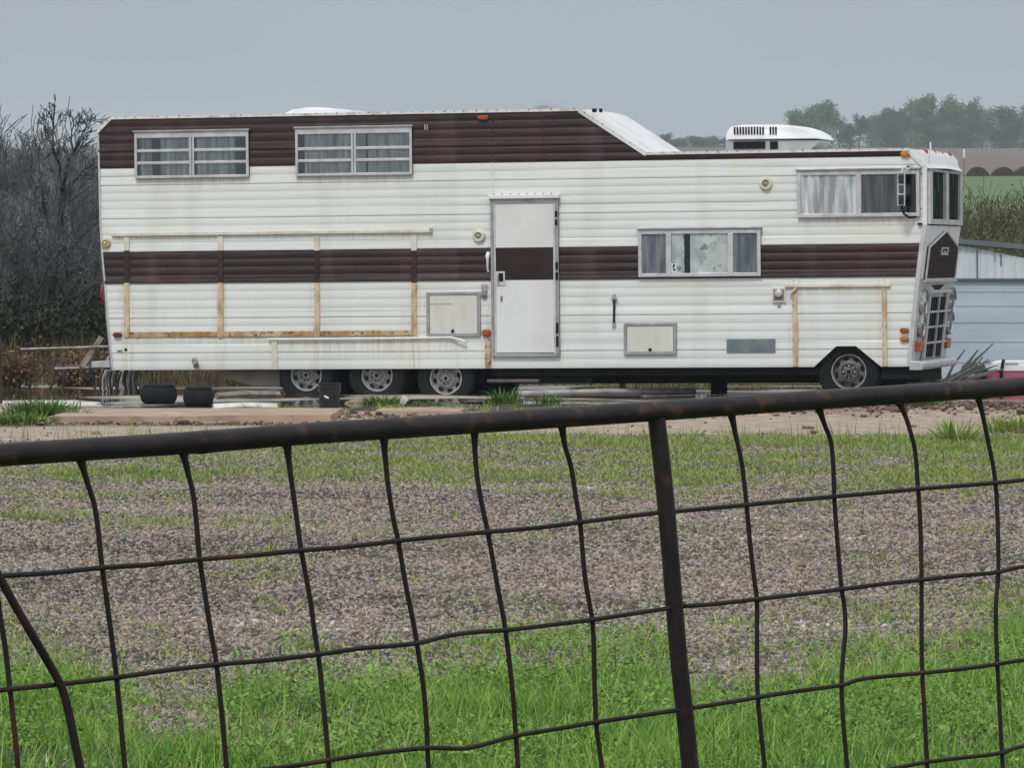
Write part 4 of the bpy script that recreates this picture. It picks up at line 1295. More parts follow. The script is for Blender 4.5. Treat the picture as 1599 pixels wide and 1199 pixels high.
# earth
n2 = nt.node('ShaderNodeTexNoise'); n2.inputs['Scale'].default_value = 3.5; n2.inputs['Detail'].default_value = 9; n2.inputs['Roughness'].default_value = .65; nt.link(tc.outputs['Object'], n2.inputs['Vector'])
ce = nt.node('ShaderNodeValToRGB'); nt.link(n2.outputs['Fac'], ce.inputs[0])
for e, (p, c) in zip([ce.color_ramp.elements[0], ce.color_ramp.elements[1]], [(0.35, (.26, .205, .16)), (0.62, (.45, .37, .30))]): e.position = p; e.color = rgba(c)
xd = nt.node('ShaderNodeMix', data_type='RGBA'); nt.link(sep.outputs[1], xd.inputs['Factor']); nt.link(xg.outputs['Result'], xd.inputs['A']); nt.link(ce.outputs[0], xd.inputs['B'])
# turf under the grass
n3 = nt.node('ShaderNodeTexNoise'); n3.inputs['Scale'].default_value = 9; n3.inputs['Detail'].default_value = 6; nt.link(tc.outputs['Object'], n3.inputs['Vector'])
ct = nt.node('ShaderNodeValToRGB'); nt.link(n3.outputs['Fac'], ct.inputs[0])
for e, (p, c) in zip([ct.color_ramp.elements[0], ct.color_ramp.elements[1]], [(0.35, (.03, .045, .015)), (0.65, (.09, .13, .035))]): e.position = p; e.color = rgba(c)
xw = nt.node('ShaderNodeMix', data_type='RGBA'); xw.inputs['B'].default_value = (.10, .066, .05, 1); nt.link(sep.outputs[2], xw.inputs['Factor']); nt.link(xd.outputs['Result'], xw.inputs['A'])
xt = nt.node('ShaderNodeMix', data_type='RGBA'); nt.link(sep.outputs[0], xt.inputs['Factor']); nt.link(xw.outputs['Result'], xt.inputs['A']); nt.link(ct.outputs[0], xt.inputs['B'])
nt.link(xt.outputs['Result'], b.inputs['Base Color']); b.inputs['Roughness'].default_value = .85
b.inputs['Specular IOR Level'].default_value = .25
bp = nt.node('ShaderNodeBump'); bp.inputs['Strength'].default_value = .8; bp.inputs['Distance'].default_value = .012
nt.link(vo.outputs['Distance'], bp.inputs['Height']); bp.invert = True
nt.link(bp.outputs[0], b.inputs['Normal'])

xs = np.concatenate([[-700, -350, -160, -80, -40, -22, -15], np.arange(-11, 11.01, .11), [15, 22, 40, 80, 160, 350, 700]])
ys = np.concatenate([[-30, -12, 0, 6], np.arange(10, 58, .11), np.arange(58, 70, .4), [72, 76, 82, 90, 100, 110]])
grid('ground', xs, ys, GM, zone)
FIELD = pm('field_green', (.085, .19, .045), (.055, .12, .036), .12, .9, stretch=(.5, 2, 1), c3=(.11, .15, .07), s3=.9, lo3=.42, hi3=.68)
HILL = pm('hill_brown', (.145, .122, .105), (.105, .092, .08), .02, .95, stretch=(1, 4, 1), c3=(.19, .155, .12), s3=.12, lo3=.5, hi3=.75)
xf = np.concatenate([np.linspace(-900, -130, 14), np.linspace(-120, 120, 49), np.linspace(130, 900, 14)])
grid('green_field', xf, np.concatenate([np.linspace(110, 310, 40), np.linspace(313, 346, 16)]), FIELD)
grid('brown_hill', xf, np.concatenate([np.linspace(346, 900, 56), np.linspace(920, 2200, 40)]), HILL)

# concrete: pad under the motorhome and the broken lower step
CONC = pm('wet_concrete', (.40, .355, .31), (.085, .073, .064), .42, .65, rough2=.03, lo=.37, hi=.47, stretch=(1, 1, 1), detail=4, c3=(.15, .11, .08), s3=2.2, lo3=.5, hi3=.75)
TANC = pm('tan_concrete', (.43, .33, .25), (.30, .22, .165), 1.8, .8, bump=.006, bscale=22, c3=(.22, .145, .10), s3=7, lo3=.55, hi3=.72)


def slab(name, pts, z0, z1, m, seed, step=.16, amp=.05):
    """paving with a chipped outline"""
    out = []
    for i in range(len(pts)):
        p, q = pts[i], pts[(i + 1) % len(pts)]
        L = math.hypot(q[0] - p[0], q[1] - p[1]); k = max(1, int(L / step))
        for j in range(k):
            t = j / k; x = p[0] + (q[0] - p[0]) * t; y = p[1] + (q[1] - p[1]) * t
            d = (float(fbm(x * 2.3, y * 2.3, seed, 4)) - .5) * 2 * amp
            nx, ny = -(q[1] - p[1]) / L, (q[0] - p[0]) / L
            out.append((x + nx * d, y + ny * d))
    n = len(out)
    vs = [(x, y, z1 + .004 * math.sin(x * 2.1)) for x, y in out] + [(x, y - .015, z0) for x, y in out]
    fs = [tuple(range(n))] + [(i, n + i, n + (i + 1) % n, (i + 1) % n) for i in range(n)]
    mb = MB(); mb.add(vs, fs, m); o = mb.build(name); tag(o, None, None, None, 'structure'); return o


slab('concrete_pad', [(-6.9, 52.6), (-2.2, 52.4), (1.0, 52.9), (4.0, 53.6), (8.5, 54.2), (8.5, 61), (-6.9, 61.5)], -.08, .045, CONC, 5, .2, .10)
slab('concrete_step', [(-4.70, 48.7), (-3.3, 48.9), (-1.85, 49.1), (-1.8, 51.3), (-4.6, 51.5)], -.06, .075, TANC, 6, .12, .05)
slab('concrete_strip', [(-6.9, 54.6), (-5.0, 54.9), (-4.72, 54.2), (-4.55, 53.2), (-5.2, 53.0), (-6.9, 53.2)], -.05, .052, pm('pale_concrete', (.62, .60, .57), (.40, .37, .34), 1.1, .6, lo=.48, hi=.62, c3=(.16, .13, .11), s3=2.6, lo3=.56, hi3=.64), 9, .15, .12)
o = slab('paving_slab', [(-1.45, 51.0), (-.55, 50.9), (-.5, 52.3), (-1.4, 52.3)], -.05, .06, TANC, 8, .1, .05)

# ================================================================== gravel, grass
OCT_V = np.array([(1, 0, 0), (-1, 0, 0), (0, 1, 0), (0, -1, 0), (0, 0, 1), (0, 0, -1)], float)
OCT_F = np.array([(0, 2, 4), (2, 1, 4), (1, 3, 4), (3, 0, 4), (2, 0, 5), (1, 2, 5), (3, 1, 5), (0, 3, 5)])


def stones(name, P, size, mat, kind='stuff', flat=.7, small=False):
    n = len(P)
    R = rot_mats(n)
    SV, SF = (OCT_V, OCT_F) if small else (ICO_V, ICO_F); nv = len(SV)
    base = SV[None] * (1 + rng.uniform(-.28, .28, (n, nv, 1))) * np.stack([np.ones(n), rng.uniform(.55, 1, n), rng.uniform(.4, .8, n)], 1)[:, None, :]
    v = np.einsum('nij,nkj->nki', R, base) * size[:, None, None]
    v[:, :, 2] *= flat
    v = v + P[:, None, :]
    Fi = (SF[None] + (np.arange(n) * nv)[:, None, None]).reshape(-1, 3)
    o = raw_mesh(name, v.reshape(-1, 3), Fi, mat); tag(o, None, None, None, kind); return o


def scatter(n, y0, y1, margin=.6, wfn=None):
    n = int(n * (y1 * .1085 + margin + .9) / (y1 * .1085 + margin)); margin += .9
    """random ground points in the strip the camera can see between two distances"""
    y = rng.uniform(y0, y1, n); hw = y * .1085 + margin
    x = rng.uniform(-1, 1, n) * (y1 * .1085 + margin)
    ok = np.abs(x) < hw; x, y = x[ok], y[ok]
    if wfn is not None:
        k = rng.uniform(size=len(x)) < wfn(x, y); x, y = x[k], y[k]
    return x, y


STONE = island_mat('gravel_stones', [(0, (.032, .027, .024)), (.25, (.10, .085, .071)), (.47, (.222, .19, .161)), (.68, (.385, .34, .295)), (.85, (.32, .235, .172)), (1, (.68, .65, .61))], .75, .35, posvar=(.7, .32, (.45, 1, 1)))
px_, py_ = [], []
for (y0, y1, dens) in ((16, 22, 2100), (22, 28, 1900), (28, 36, 1300), (36, 46.5, 700)):
    area = (y1 - y0) * 2 * (y1 * .1085 + .6)
    x, y = scatter(int(area * dens), y0, y1, .6, lambda a, c: np.clip(1 - .9 * lush(a, c), 0, 1) * (1 - dirt(a, c) * .97) * (0.72 + .28 * sstep(.35, .6, fbm(a * 1.2, c * .8, 71, 3))))
    px_.append(x); py_.append(y)
gx = np.concatenate(px_); gy = np.concatenate(py_)
sz = rng.lognormal(math.log(.0094), .48, len(gx)) * np.interp(gy, [16, 28, 46], [1, 1.1, 1.45]); sz = np.clip(sz, .004, .021)
P = np.stack([gx, gy, HZ(gx, gy) + sz * .25], 1)
big = rng.uniform(size=len(sz)) < .03; sz[big] *= rng.uniform(1.2, 1.7, big.sum())
stones('gravel', P, sz, STONE, flat=.85, small=True)
print('stones', len(gx))

# rubble and clods along the edge of the pad
RUB = island_mat('rubble_stones', [(0, (.06, .042, .034)), (.4, (.13, .085, .065)), (.75, (.22, .15, .11)), (1, (.36, .30, .25))], .85, .3)
rx, ry = [], []
for (xa, xb, yc, sd, n) in ((1.6, 7.5, 51.4, .55, 900), (-5.2, -1.9, 48.5, .12, 420), (-2.2, .4, 50.6, .5, 420), (-7, -4.6, 49.6, .6, 260), (0.2, 2.2, 52.0, .5, 160), (-6, 8, 47, 1.2, 70), (1.4, 7.5, 51.5, .32, 1800)):
    rx.append(rng.uniform(xa, xb, n)); ry.append(rng.normal(yc, sd, n))
rx = np.concatenate(rx); ry = np.concatenate(ry)
rs = np.clip(rng.lognormal(math.log(.019), .45, len(rx)), .008, .07)
stones('rubble', np.stack([rx, ry, HZ(rx, ry) + rs * .3], 1), rs, RUB)


def blades(x, y, z, h, w, lean, curl=.5, az=None, seg=3):
    """tapered curved blades: returns V (n*(2*seg+1)), F triangles"""
    n = len(x)
    az = rng.uniform(0, 2 * math.pi, n) if az is None else az
    fa = az + rng.uniform(-.6, .6, n) + math.pi / 2
    dx, dy = np.cos(az), np.sin(az); sx, sy = np.cos(fa), np.sin(fa)
    rows = []
    for k in range(seg + 1):
        t = k / seg
        bend = lean * (t * (1 - curl) + curl * t * t)
        cx = x + dx * h * bend; cy = y + dy * h * bend; cz = z + h * t * np.sqrt(np.clip(1 - (lean * .6 * t) ** 2, .25, 1))
        ww = w * (1 - t) ** .7 * .5
        if k < seg:
            rows.append(np.stack([cx - sx * ww, cy - sy * ww, cz], 1)); rows.append(np.stack([cx + sx * ww, cy + sy * ww, cz], 1))
        else: rows.append(np.stack([cx, cy, cz], 1))
    V = np.stack(rows, 1); m = 2 * seg + 1
    fl = []
    for k in range(seg - 1):
        a = 2 * k; fl += [(a, a + 1, a + 3), (a, a + 3, a + 2)]
    a = 2 * (seg - 1); fl.append((a, a + 1, a + 2))
    Fi = (np.array(fl)[None] + (np.arange(n) * m)[:, None, None]).reshape(-1, 3)
    return V.reshape(-1, 3), Fi


def join(parts):
    Vs, Fs, o = [], [], 0
    for v, f in parts: Vs.append(v); Fs.append(f + o); o += len(v)
    return np.concatenate(Vs), np.concatenate(Fs)


GRASS = island_mat('grass_blades', [(0, (.045, .11, .018)), (.28, (.105, .24, .035)), (.52, (.20, .41, .05)), (.76, (.31, .49, .085)), (.90, (.38, .46, .13)), (.965, (.48, .44, .24)), (1, (.60, .54, .36))], .5, .4, .35, (1.6, .28))
DRYG = island_mat('dry_grass_blades', [(0, (.10, .15, .045)), (.35, (.20, .29, .07)), (.65, (.31, .39, .09)), (.85, (.37, .36, .14)), (1, (.44, .39, .25))], .65, .3, .25, (1.2, .3))
LEAF = island_mat('clover_leaves', [(0, (.06, .14, .020)), (.5, (.15, .30, .04)), (1, (.31, .46, .085))], .5, .4, .25, (2, .3))

parts = []
for (y0, y1, dens) in ((11, 15, 500), (15, 18, 3600), (18, 23.5, 3200)):
    area = (y1 - y0) * 2 * (y1 * .1085 + .5)
    x, y = scatter(int(area * dens), y0, y1, .5, lambda a, c: np.where(c < 15, 1, lush(a, c)) * (0.10 + .90 * sstep(.30, .58, fbm(a * 2.6, c * 2.2, 81, 3))))
    L = np.where(y < 15, 1, lush(x, y)); hh = fbm(x * 1.7, y * 1.7, 83, 3)
    h = rng.uniform(.03, .11, len(x)) * (.35 + .75 * L) * (.45 + 1.0 * hh)
    parts.append(blades(x, y, HZ(x, y), h, rng.uniform(.0035, .0085, len(x)), rng.uniform(.2, 1.25, len(x))))
# dead straw lying among the blades
x, y = scatter(16000, 15, 23, .5, lambda a, c: .25 + .5 * lush(a, c) * (1 - lush(a, c)) * 4)
x_, y_ = x[:0], y[:0]
STRAW = blades(x, y, HZ(x, y) + rng.uniform(0, .035, len(x)), rng.uniform(.03, .07, len(x)), rng.uniform(.003, .0055, len(x)), rng.uniform(1.4, 2.6, len(x)), .3, seg=2)
o = raw_mesh('dead_straw', STRAW[0], STRAW[1], island_mat('straw', [(0, (.20, .16, .09)), (.6, (.38, .33, .21)), (1, (.55, .50, .36))], .7, .3)); tag(o, None, None, None, 'stuff')
# long arching blades
x, y = scatter(11000, 15, 22, .5, lambda a, c: lush(a, c) * .5)
parts.append(blades(x, y, HZ(x, y), rng.uniform(.12, .24, len(x)), rng.uniform(.004, .007, len(x)), rng.uniform(.4, 1.1, len(x)), .75))
v, f = join(parts)
o = raw_mesh('grass', v, f, GRASS); tag(o, None, None, None, 'stuff')
print('blades', len(f))

# clover and broad leaves in the turf
x, y = scatter(100000, 15, 22.5, .4, lambda a, c: lush(a, c) * sstep(.38, .58, fbm(a * 1.5, c * 1.5, 91, 3)))
n = len(x); h = rng.uniform(.02, .10, n)
R = rot_mats(n); R = R * 1.0
th = np.linspace(0, 2 * math.pi, 7)[:-1]
disc = np.stack([np.cos(th) * 1.0, np.sin(th) * .75, .12 * np.cos(2 * th)], 1)
tilt = rng.normal(0, .45, (n, 2)); az = rng.uniform(0, 6.283, n); sc = rng.uniform(.0045, .0115, n)
d = disc[None] * sc[:, None, None]
dx = d[:, :, 0] * np.cos(az)[:, None] - d[:, :, 1] * np.sin(az)[:, None]; dy = d[:, :, 0] * np.sin(az)[:, None] + d[:, :, 1] * np.cos(az)[:, None]
dz = d[:, :, 2] + dx * tilt[:, :1] + dy * tilt[:, 1:]
v = np.stack([dx + x[:, None], dy + y[:, None], dz + (HZ(x, y) + h)[:, None]], 2).reshape(-1, 3)
f = (np.arange(6)[None] + (np.arange(n) * 6)[:, None])
o = raw_mesh('clover', v, f, LEAF, nper=6); tag(o, None, None, None, 'stuff')

# thin dry-green tufts growing through the gravel and beside the track: clumps of blades round many crowns
parts = []
for (y0, y1, dens, base, per) in ((16.5, 24, 75, .10, 15), (24, 34, 62, .085, 17), (34, 46.5, 70, .12, 24)):
    area = (y1 - y0) * 2 * (y1 * .1085 + .5)
    cx, cy = scatter(int(area * dens), y0, y1, .5, lambda a, c: np.clip(patchy(a, c) * 1.25 + base * sstep(.42, .66, fbm(a * .9, c * .6, 95, 4)) + 1.2 * sstep(.02, .25, lush(a, c)) * (1 - .6 * lush(a, c)), 0, 1) * (1 - .95 * dirt(a, c)))
    k = rng.integers(per // 2, per * 2, len(cx)); sp = rng.uniform(.03, .11, len(cx)) * np.interp(cy, [17, 46], [1, 1.5]); vig = rng.uniform(.35, 1.0, len(cx))
    x = np.repeat(cx, k) + rng.normal(0, 1, k.sum()) * np.repeat(sp, k); y = np.repeat(cy, k) + rng.normal(0, 1, k.sum()) * np.repeat(sp, k)
    far = np.interp(y, [17, 46], [1, 2.2])
    h = rng.uniform(.02, .085, len(x)) * np.repeat(vig, k)
    parts.append(blades(x, y, HZ(x, y), h, rng.uniform(.0035, .0075, len(x)) * far, rng.uniform(.3, 1.5, len(x)), seg=2))
# fringe of low weeds on the edge of the pad
n = 95; cx = np.concatenate([rng.uniform(-3.2, 4.5, n), rng.uniform(4.5, 8, 30)]); cy = np.interp(cx, [-3.2, 1, 4, 8.5], [52.1, 52.6, 53.3, 53.9]) + rng.normal(-.15, .25, len(cx))
k = rng.integers(8, 30, len(cx)); x = np.repeat(cx, k) + rng.normal(0, .09, k.sum()); y = np.repeat(cy, k) + rng.normal(0, .09, k.sum())
parts.append(blades(x, y, np.maximum(HZ(x, y), .03), rng.uniform(.03, .15, len(x)) * np.repeat(rng.uniform(.3, 1, len(cx)), k), rng.uniform(.008, .016, len(x)), rng.uniform(.3, 1.4, len(x)), seg=2))
# tall seed stalks along the dirt track
x, y = scatter(2000, 42.5, 45.2, .3, lambda a, c: .22 + .5 * sstep(.45, .6, fbm(a * 1.5, c, 97, 3)))
parts.append(blades(x, y, HZ(x, y), rng.uniform(.08, .26, len(x)), rng.uniform(.006, .010, len(x)), rng.uniform(.1, .6, len(x)), .4, seg=2))
v, f = join(parts)
o = raw_mesh('gravel_weeds', v, f, DRYG); tag(o, None, None, None, 'stuff')

# dry grass behind and under the motorhome
parts = []
n = 26000
x = rng.uniform(-9, 4.6, n); y = rng.uniform(62.0, 73, n)
k = rng.uniform(size=n) < sstep(.3, .6, fbm(x * .8, y * .8, 99, 3)); x, y = x[k], y[k]
parts.append(blades(x, y, HZ(x, y), rng.uniform(.15, .75, len(x)), rng.uniform(.008, .016, len(x)), rng.uniform(.1, .8, len(x)), seg=2))
v, f = join(parts)
DRYB = island_mat('tall_dry_grass', [(0, (.04, .045, .022)), (.4, (.11, .085, .045)), (.75, (.20, .145, .085)), (1, (.30, .23, .14))], .7, .2, .2, (1.0, .4))
o = raw_mesh('tall_dry_grass', v, f, DRYB); tag(o, None, None, None, 'stuff')

# ------------------------------------------------------------------ weed clumps that one can count
WEED = island_mat('weed_leaves', [(0, (.055, .12, .025)), (.5, (.10, .20, .04)), (1, (.18, .28, .07))], .55, .35, .25)


def weed(px, py, rad, hgt, n, label, mat=WEED, z=0.0):
    c = on_ground(px, py, z)
    zz = max(float(HZ(c.x, c.y)), z)
    x = rng.normal(0, rad * .5, n); y = rng.normal(0, rad * .5, n)
    V, Fi = blades(x, y, np.zeros(n) - .01, rng.uniform(.35, 1, n) * hgt, rng.uniform(.012, .034, n), rng.uniform(.3, 1.5, n), .6, np.arctan2(y, x) + rng.normal(0, .6, n))
    o = raw_mesh('weed', V, Fi, mat); o.location = (c.x, c.y, zz)
    tag(o, label, 'weed', 'weeds along the edge of the concrete'); return o


weed(64, 652, .30, .24, 520, 'bushy green weed at the left end of the concrete step')
weed(30, 662, .30, .16, 420, 'low spreading green weed at the left edge of the photo')
weed(598, 636, .20, .20, 300, 'round green weed in front of the middle rear wheel')
weed(668, 638, .14, .14, 160, 'small weed in front of the foremost of the three rear wheels')
weed(790, 634, .16, .26, 190, 'upright weed below the entry door step')
weed(858, 634, .12, .20, 110, 'thin weed right of the upright one below the door')
weed(424, 640, .06, .12, 50, 'tiny weed at the puddle edge left of the black bucket')
weed(1432, 648, .22, .14, 260, 'flat green weed on the rubble below the front bumper')
weed(700, 644, .20, .08, 160, 'low weed at the right end of the tan paving slab', DRYG)
weed(1590, 676, .30, .22, 380, 'yellowish weed tuft at the right edge beside the dirt track', DRYG)
weed(1492, 690, .14, .30, 120, 'tall thin weed on the track edge below the shed', DRYG)
weed(120, 655, .10, .20, 70, 'thin dark stalked weed just right of the bushy one', WEED)

# ================================================================== things lying about
def root_at(name, p, label, cat, group=None):
    return empty(name, p, label, cat, group)


# black bucket
c = on_ground(514.5, 645); c.z = float(HZ(c.x, c.y))
s = c.y / F_PX
rt = root_at('bucket', c, 'black plastic bucket with a white mark standing before the rear wheels', 'bucket')
mb = MB(); H = 47 * s; r1 = 17.5 * s; r0 = 15 * s
mb.lathe_z([(r0, 0), (r0 + .004, .02), (r1 * .97, H * .82), (r1 * 1.03, H * .83), (r1 * 1.03, H * .88), (r1, H * .89), (r1, H), (r1 + .012, H), (r1 + .012, H - .012), (r1 - .008, H - .004), (r0, .02)], 0, 0, BLACKP, 28)
mb.build('pail', rt, smooth=40)
mb = MB(); q = [(-.09 + .0, -r1 * .75, H * .66), (-.02, -r1 * .995, H * .585)]
vs = []
for a, zz in ((-2.05, .60), (-1.62, .54), (-1.60, .47), (-2.03, .53)):
    rr = np.interp(zz, [0, 1], [r0, r1]) + .006; vs.append((rr * math.cos(a), rr * math.sin(a), H * zz))
mb.add(vs, [(0, 1, 2, 3)], CAPWHITE); mb.build('white_mark', rt)
mb = MB(); mb.tube([(r1 * math.cos(t), r1 * .9 * math.sin(t) * .35 - .0, H - .03 - .18 * abs(math.sin(t))) for t in np.linspace(math.pi, 2 * math.pi, 15)], .004, ALU, 6); mb.build('handle', rt)

# squat black tubs on the wet pad
def tub(px, py, wpx, hpx, label):
    c = on_ground(px, py, .045); s = c.y / F_PX
    R = wpx / 2 * s; Hh = hpx * s
    rt = root_at('black_tub', (c.x, c.y + R * .8, .045), label, 'tub', 'black tubs behind the motorhome')
    mb = MB()
    mb.lathe_z([(R * .70, 0), (R * .84, Hh * .06), (R * .95, Hh * .2), (R, Hh * .42), (R * .99, Hh * .62), (R * .93, Hh * .78), (R * .86, Hh * .86), (R * .85, Hh * .9)], 0, 0, RUBBER, 36, caps=False)
    mb.build('side', rt, smooth=35)
    mb = MB(); mb.lathe_z([(R * .85, Hh * .88), (R * .90, Hh * .92), (R * .89, Hh), (R * .78, Hh), (R * .76, Hh * .5), (.01, Hh * .5)], 0, 0, BLACKP, 36, caps=False)
    mb.build('rim', rt, smooth=35)
    return rt


tub(246, 631, 59, 31, 'wider black tub left of the other tub on the wet pad')
tub(308.5, 635, 48, 31, 'smaller black tub nearest the rear wheels on the wet pad')

# spring tine harrow behind the rear end
IRON = pm('old_iron', (.055, .05, .05), (.10, .07, .055), 12, .6, .4)
STEELB = pm('bare_steel', (.60, .60, .61), (.32, .32, .32), 14, .45, .4)
STEEL = pm('weathered_steel', (.34, .34, .35), (.20, .19, .18), 14, .5, .5)
YH = 59.6
c = at(120, 628, YH); c.z = .045
hr = root_at('tine_harrow', c, 'old iron harrow with curved spring tines standing behind the motorhome', 'harrow')
def hp(px, py, dy=0.0): return at(px, py, YH + dy) - Vector(c)
mb = MB(); mb.tube([hp(32, 545.5), hp(100, 543.5), hp(174, 541)], .016, STEEL, 8)
mb.tube([hp(85, 576), hp(146, 574)], .018, STEEL, 8); mb.tube([hp(85, 574, .8), hp(150, 572, .8)], .03, IRON, 8)
mb.tube([hp(150, 541), hp(147, 575)], .02, IRON, 6); mb.tube([hp(86, 576), hp(86, 574, .8)], .02, IRON, 6)
mb.build('tool_bar', hr, smooth=50)
TN = [[(85.5, 562), (83.5, 578), (82.5, 596), (72, 614), (58.5, 630)], [(98, 567), (100, 584), (98, 605), (90, 627)], [(142.6, 572), (146, 596), (150, 614), (154.6, 627)],
      [(160.6, 575), (159, 590), (163, 608), (172, 627)]]
for i, t in enumerate(TN):
    mb = MB(); mb.tube(smooth_path([hp(x, y, .15 * (i % 2)) for x, y in t], 5), [.017] * 0 or .016, IRON if i < 3 else STEEL, 7); mb.build('tine', hr, smooth=60)
# bundle of wire tines under the rear corner
r_ = random.Random(4)
for k in range(40):
    x = 163 + k * 1.5 + r_.uniform(-2, 2); lean = r_.uniform(-7, 11); d = r_.uniform(-.9, .3)
    y0 = 577 + r_.uniform(-1, 4); y1 = 624 + r_.uniform(-6, 4)
    mb = MB(); mb.tube(smooth_path([hp(x, y0, d), hp(x - 4 + lean * .2, y0 + 14, d), hp(x - 3 + lean * .5, y0 + 30, d), hp(x + lean, y1, d), hp(x + lean + r_.uniform(1, 5), y1 - r_.uniform(2, 8), d)], 3), r_.uniform(.008, .015), STEELB if k % 3 else IRON, 5); mb.build('wire_tine', hr, smooth=60)

mb = MB()
def plank(name, a, b, w, t, m, label, cat):
    a = Vector(a); b = Vector(b); o = (a + b) / 2
    d = (b - a).normalized(); side = d.cross(Vector((0, 1, 0))).normalized(); dep = d.cross(side)
    vs = []
    for p in (a - o, b - o):
        for sx, sy in ((-1, -1), (1, -1), (1, 1), (-1, 1)): vs.append(p + side * sx * w / 2 + dep * sy * t / 2)
    mb = MB(); mb.add(vs, [(0, 3, 2, 1), (4, 5, 6, 7), (0, 1, 5, 4), (1, 2, 6, 5), (2, 3, 7, 6), (3, 0, 4, 7)], m)
    ob = mb.build(name, None, bevel=.006); ob.location = o
    bpy.context.view_layer.update()
    return tag(ob, label, cat)


OLDWOOD = pm('grey_wood', (.26, .24, .21), (.15, .13, .115), 8, .8, stretch=(1, 1, .3), bump=.003)
plank('board', at(127, 574, 59.3), at(158, 527, 59.9), .07, .03, OLDWOOD, 'grey weathered board leaning over the harrow', 'board')
PB = pm('rear_bumper_paint', (.60, .61, .62), (.40, .40, .40), 5, .45, .2)
mb = MB(); a = S(142, 574); b_ = S(176, 567)
mb.box(a[0], b_[0] + .02, .02, W2 - .02, a[1], b_[1] + .02, PB); mb.box(a[0] + .16, b_[0], .02, .08, b_[1] + .02, b_[1] + .03, PB)
mb.tube([(S(163, 568)[0], .05, S(163, 568)[1]), (S(175, 549)[0], .02, S(175, 549)[1])], .022, PB, 6)
mb.build('rear_bumper', rv, bevel=.006)

# wooden post at the left edge
POST = pm('dark_post', (.025, .02, .018), (.05, .04, .035), 6, .9, stretch=(3, 3, .4), bump=.006)
c = on_ground(0, 640); mb = MB()
mb.lathe_z([(.05, -.1), (.048, .3), (.044, .65), (.04, .78), (.02, .80)], 0, 0, POST, 12)
o = mb.build('wooden_post', None, smooth=50); o.location = (c.x - .02, c.y, 0); tag(o, 'short dark weathered wooden post at the left edge by the harrow', 'post')

# planks, pipes and blocks under the motorhome
def lying(px0, py0, px1, py1, z, r, m, name, label, cat, n=8):
    a = on_ground(px0, py0, z); b = on_ground(px1, py1, z); o = (a + b) / 2
    mb = MB(); mb.tube([a - o, (a + b) / 2 - o + Vector((0, 0, r * .3)), b - o], r, m, n); ob = mb.build(name, None, smooth=60); ob.location = o
    return tag(ob, label, cat)


lying(806, 615, 1085, 611, .09, .035, pm('grey_pipe_paint', (.42, .42, .42), (.25, .24, .23), 5, .5), 'pipe', 'long pale pipe lying on the ground under the motorhome', 'pipe')
lying(820, 620, 1000, 618, .06, .022, IRON, 'iron_rod', 'dark rod lying in front of the long pale pipe', 'rod')
lying(338, 618, 436, 616, .09, .04, OLDWOOD, 'timber', 'grey timber on the pad beneath the beige tank', 'timber', 4)
lying(333, 637, 432, 636, .075, .045, pm('white_board_paint', (.68, .68, .67), (.45, .43, .40), 5, .5), 'timber', 'white painted timber on the pad nearest the puddle', 'timber', 4)
plank('prop', at(972, 578, 58.0), at(972, 612, 58.0), .07, .05, PB, 'pale upright prop standing under the middle of the motorhome', 'prop')
r_ = random.Random(9)
for i, (xa, xb) in enumerate(((985, 992), (1003, 998), (1034, 1030), (1066, 1064), (1130, 1126))):
    plank('stake', at(xa, 588, 63), at(xb, 605, 63), .035, .03, OLDWOOD, ['leftmost pale stake behind the motorhome underside', 'second pale stake from the left behind the motorhome underside', 'middle pale stake behind the motorhome underside', 'second pale stake from the right behind the motorhome underside', 'rightmost pale stake behind the motorhome underside'][i], 'stake')['group'] = 'stakes behind the motorhome'
# white chock beside the middle wheel
c = on_ground(630, 624, .05); mb = MB(); s = c.y / F_PX
mb.prism([(-8 * s, 0), (8 * s, 0), (4 * s, 5 * s), (-1 * s, 7.5 * s), (-5 * s, 3 * s)], -.05, .05, CAPWHITE); o = mb.build('wheel_chock', None, bevel=.004); o.location = (c.x, c.y, .045); tag(o, 'small white wedge behind the middle of the three rear wheels', 'wheel chock')

# loose rocks
ROCK = pm('sandstone', (.34, .27, .21), (.20, .14, .10), 9, .85, bump=.01, bscale=18)
def rock(px, py, w, h, label, m=ROCK, seed=0, z=0.0, dep=.7):
    c = on_ground(px, py, z); s = c.y / F_PX
    import bmesh
    bm = bmesh.new(); bmesh.ops.create_icosphere(bm, subdivisions=3, radius=1.0)
    for v in bm.verts:
        n = float(fbm(v.co.x * 1.7 + seed * 3.1, v.co.y * 1.7 + v.co.z * 1.3, seed, 3)) - .5
        k = 1 + n * .7
        v.co = Vector((v.co.x * k * w * s / 2, v.co.y * k * w * s / 2 * dep, max(v.co.z * k, -.3) * h * s * .62))
    me = bpy.data.meshes.new('rock'); bm.to_mesh(me); bm.free(); me.materials.append(m)
    o = new_obj('rock', me); o.location = (c.x, c.y + .05, max(z, float(HZ(c.x, c.y))) + h * s * .12); tag(o, label, 'rock', 'rocks along the pad edge'); return o


rock(558, 636, 40, 16, 'brown rock just right of the black bucket', seed=2)
rock(1262, 671, 20, 6, 'flat dark stone lying on the tan track left of the mesh bend', pm('dark_stone', (.10, .07, .055), (.06, .045, .04), 12, .8), seed=3)
rock(650, 643, 60, 9, 'long pale rock below the middle rear wheels', seed=5)
rock(1425, 668, 16, 8, 'small pale stone on the rubble below the front bumper', seed=6)
rock(1560, 662, 22, 9, 'pale stone on the rubble bank at the right edge', seed=8)
rock(540, 648, 12, 8, 'small stone in front of the brown rock', seed=9)

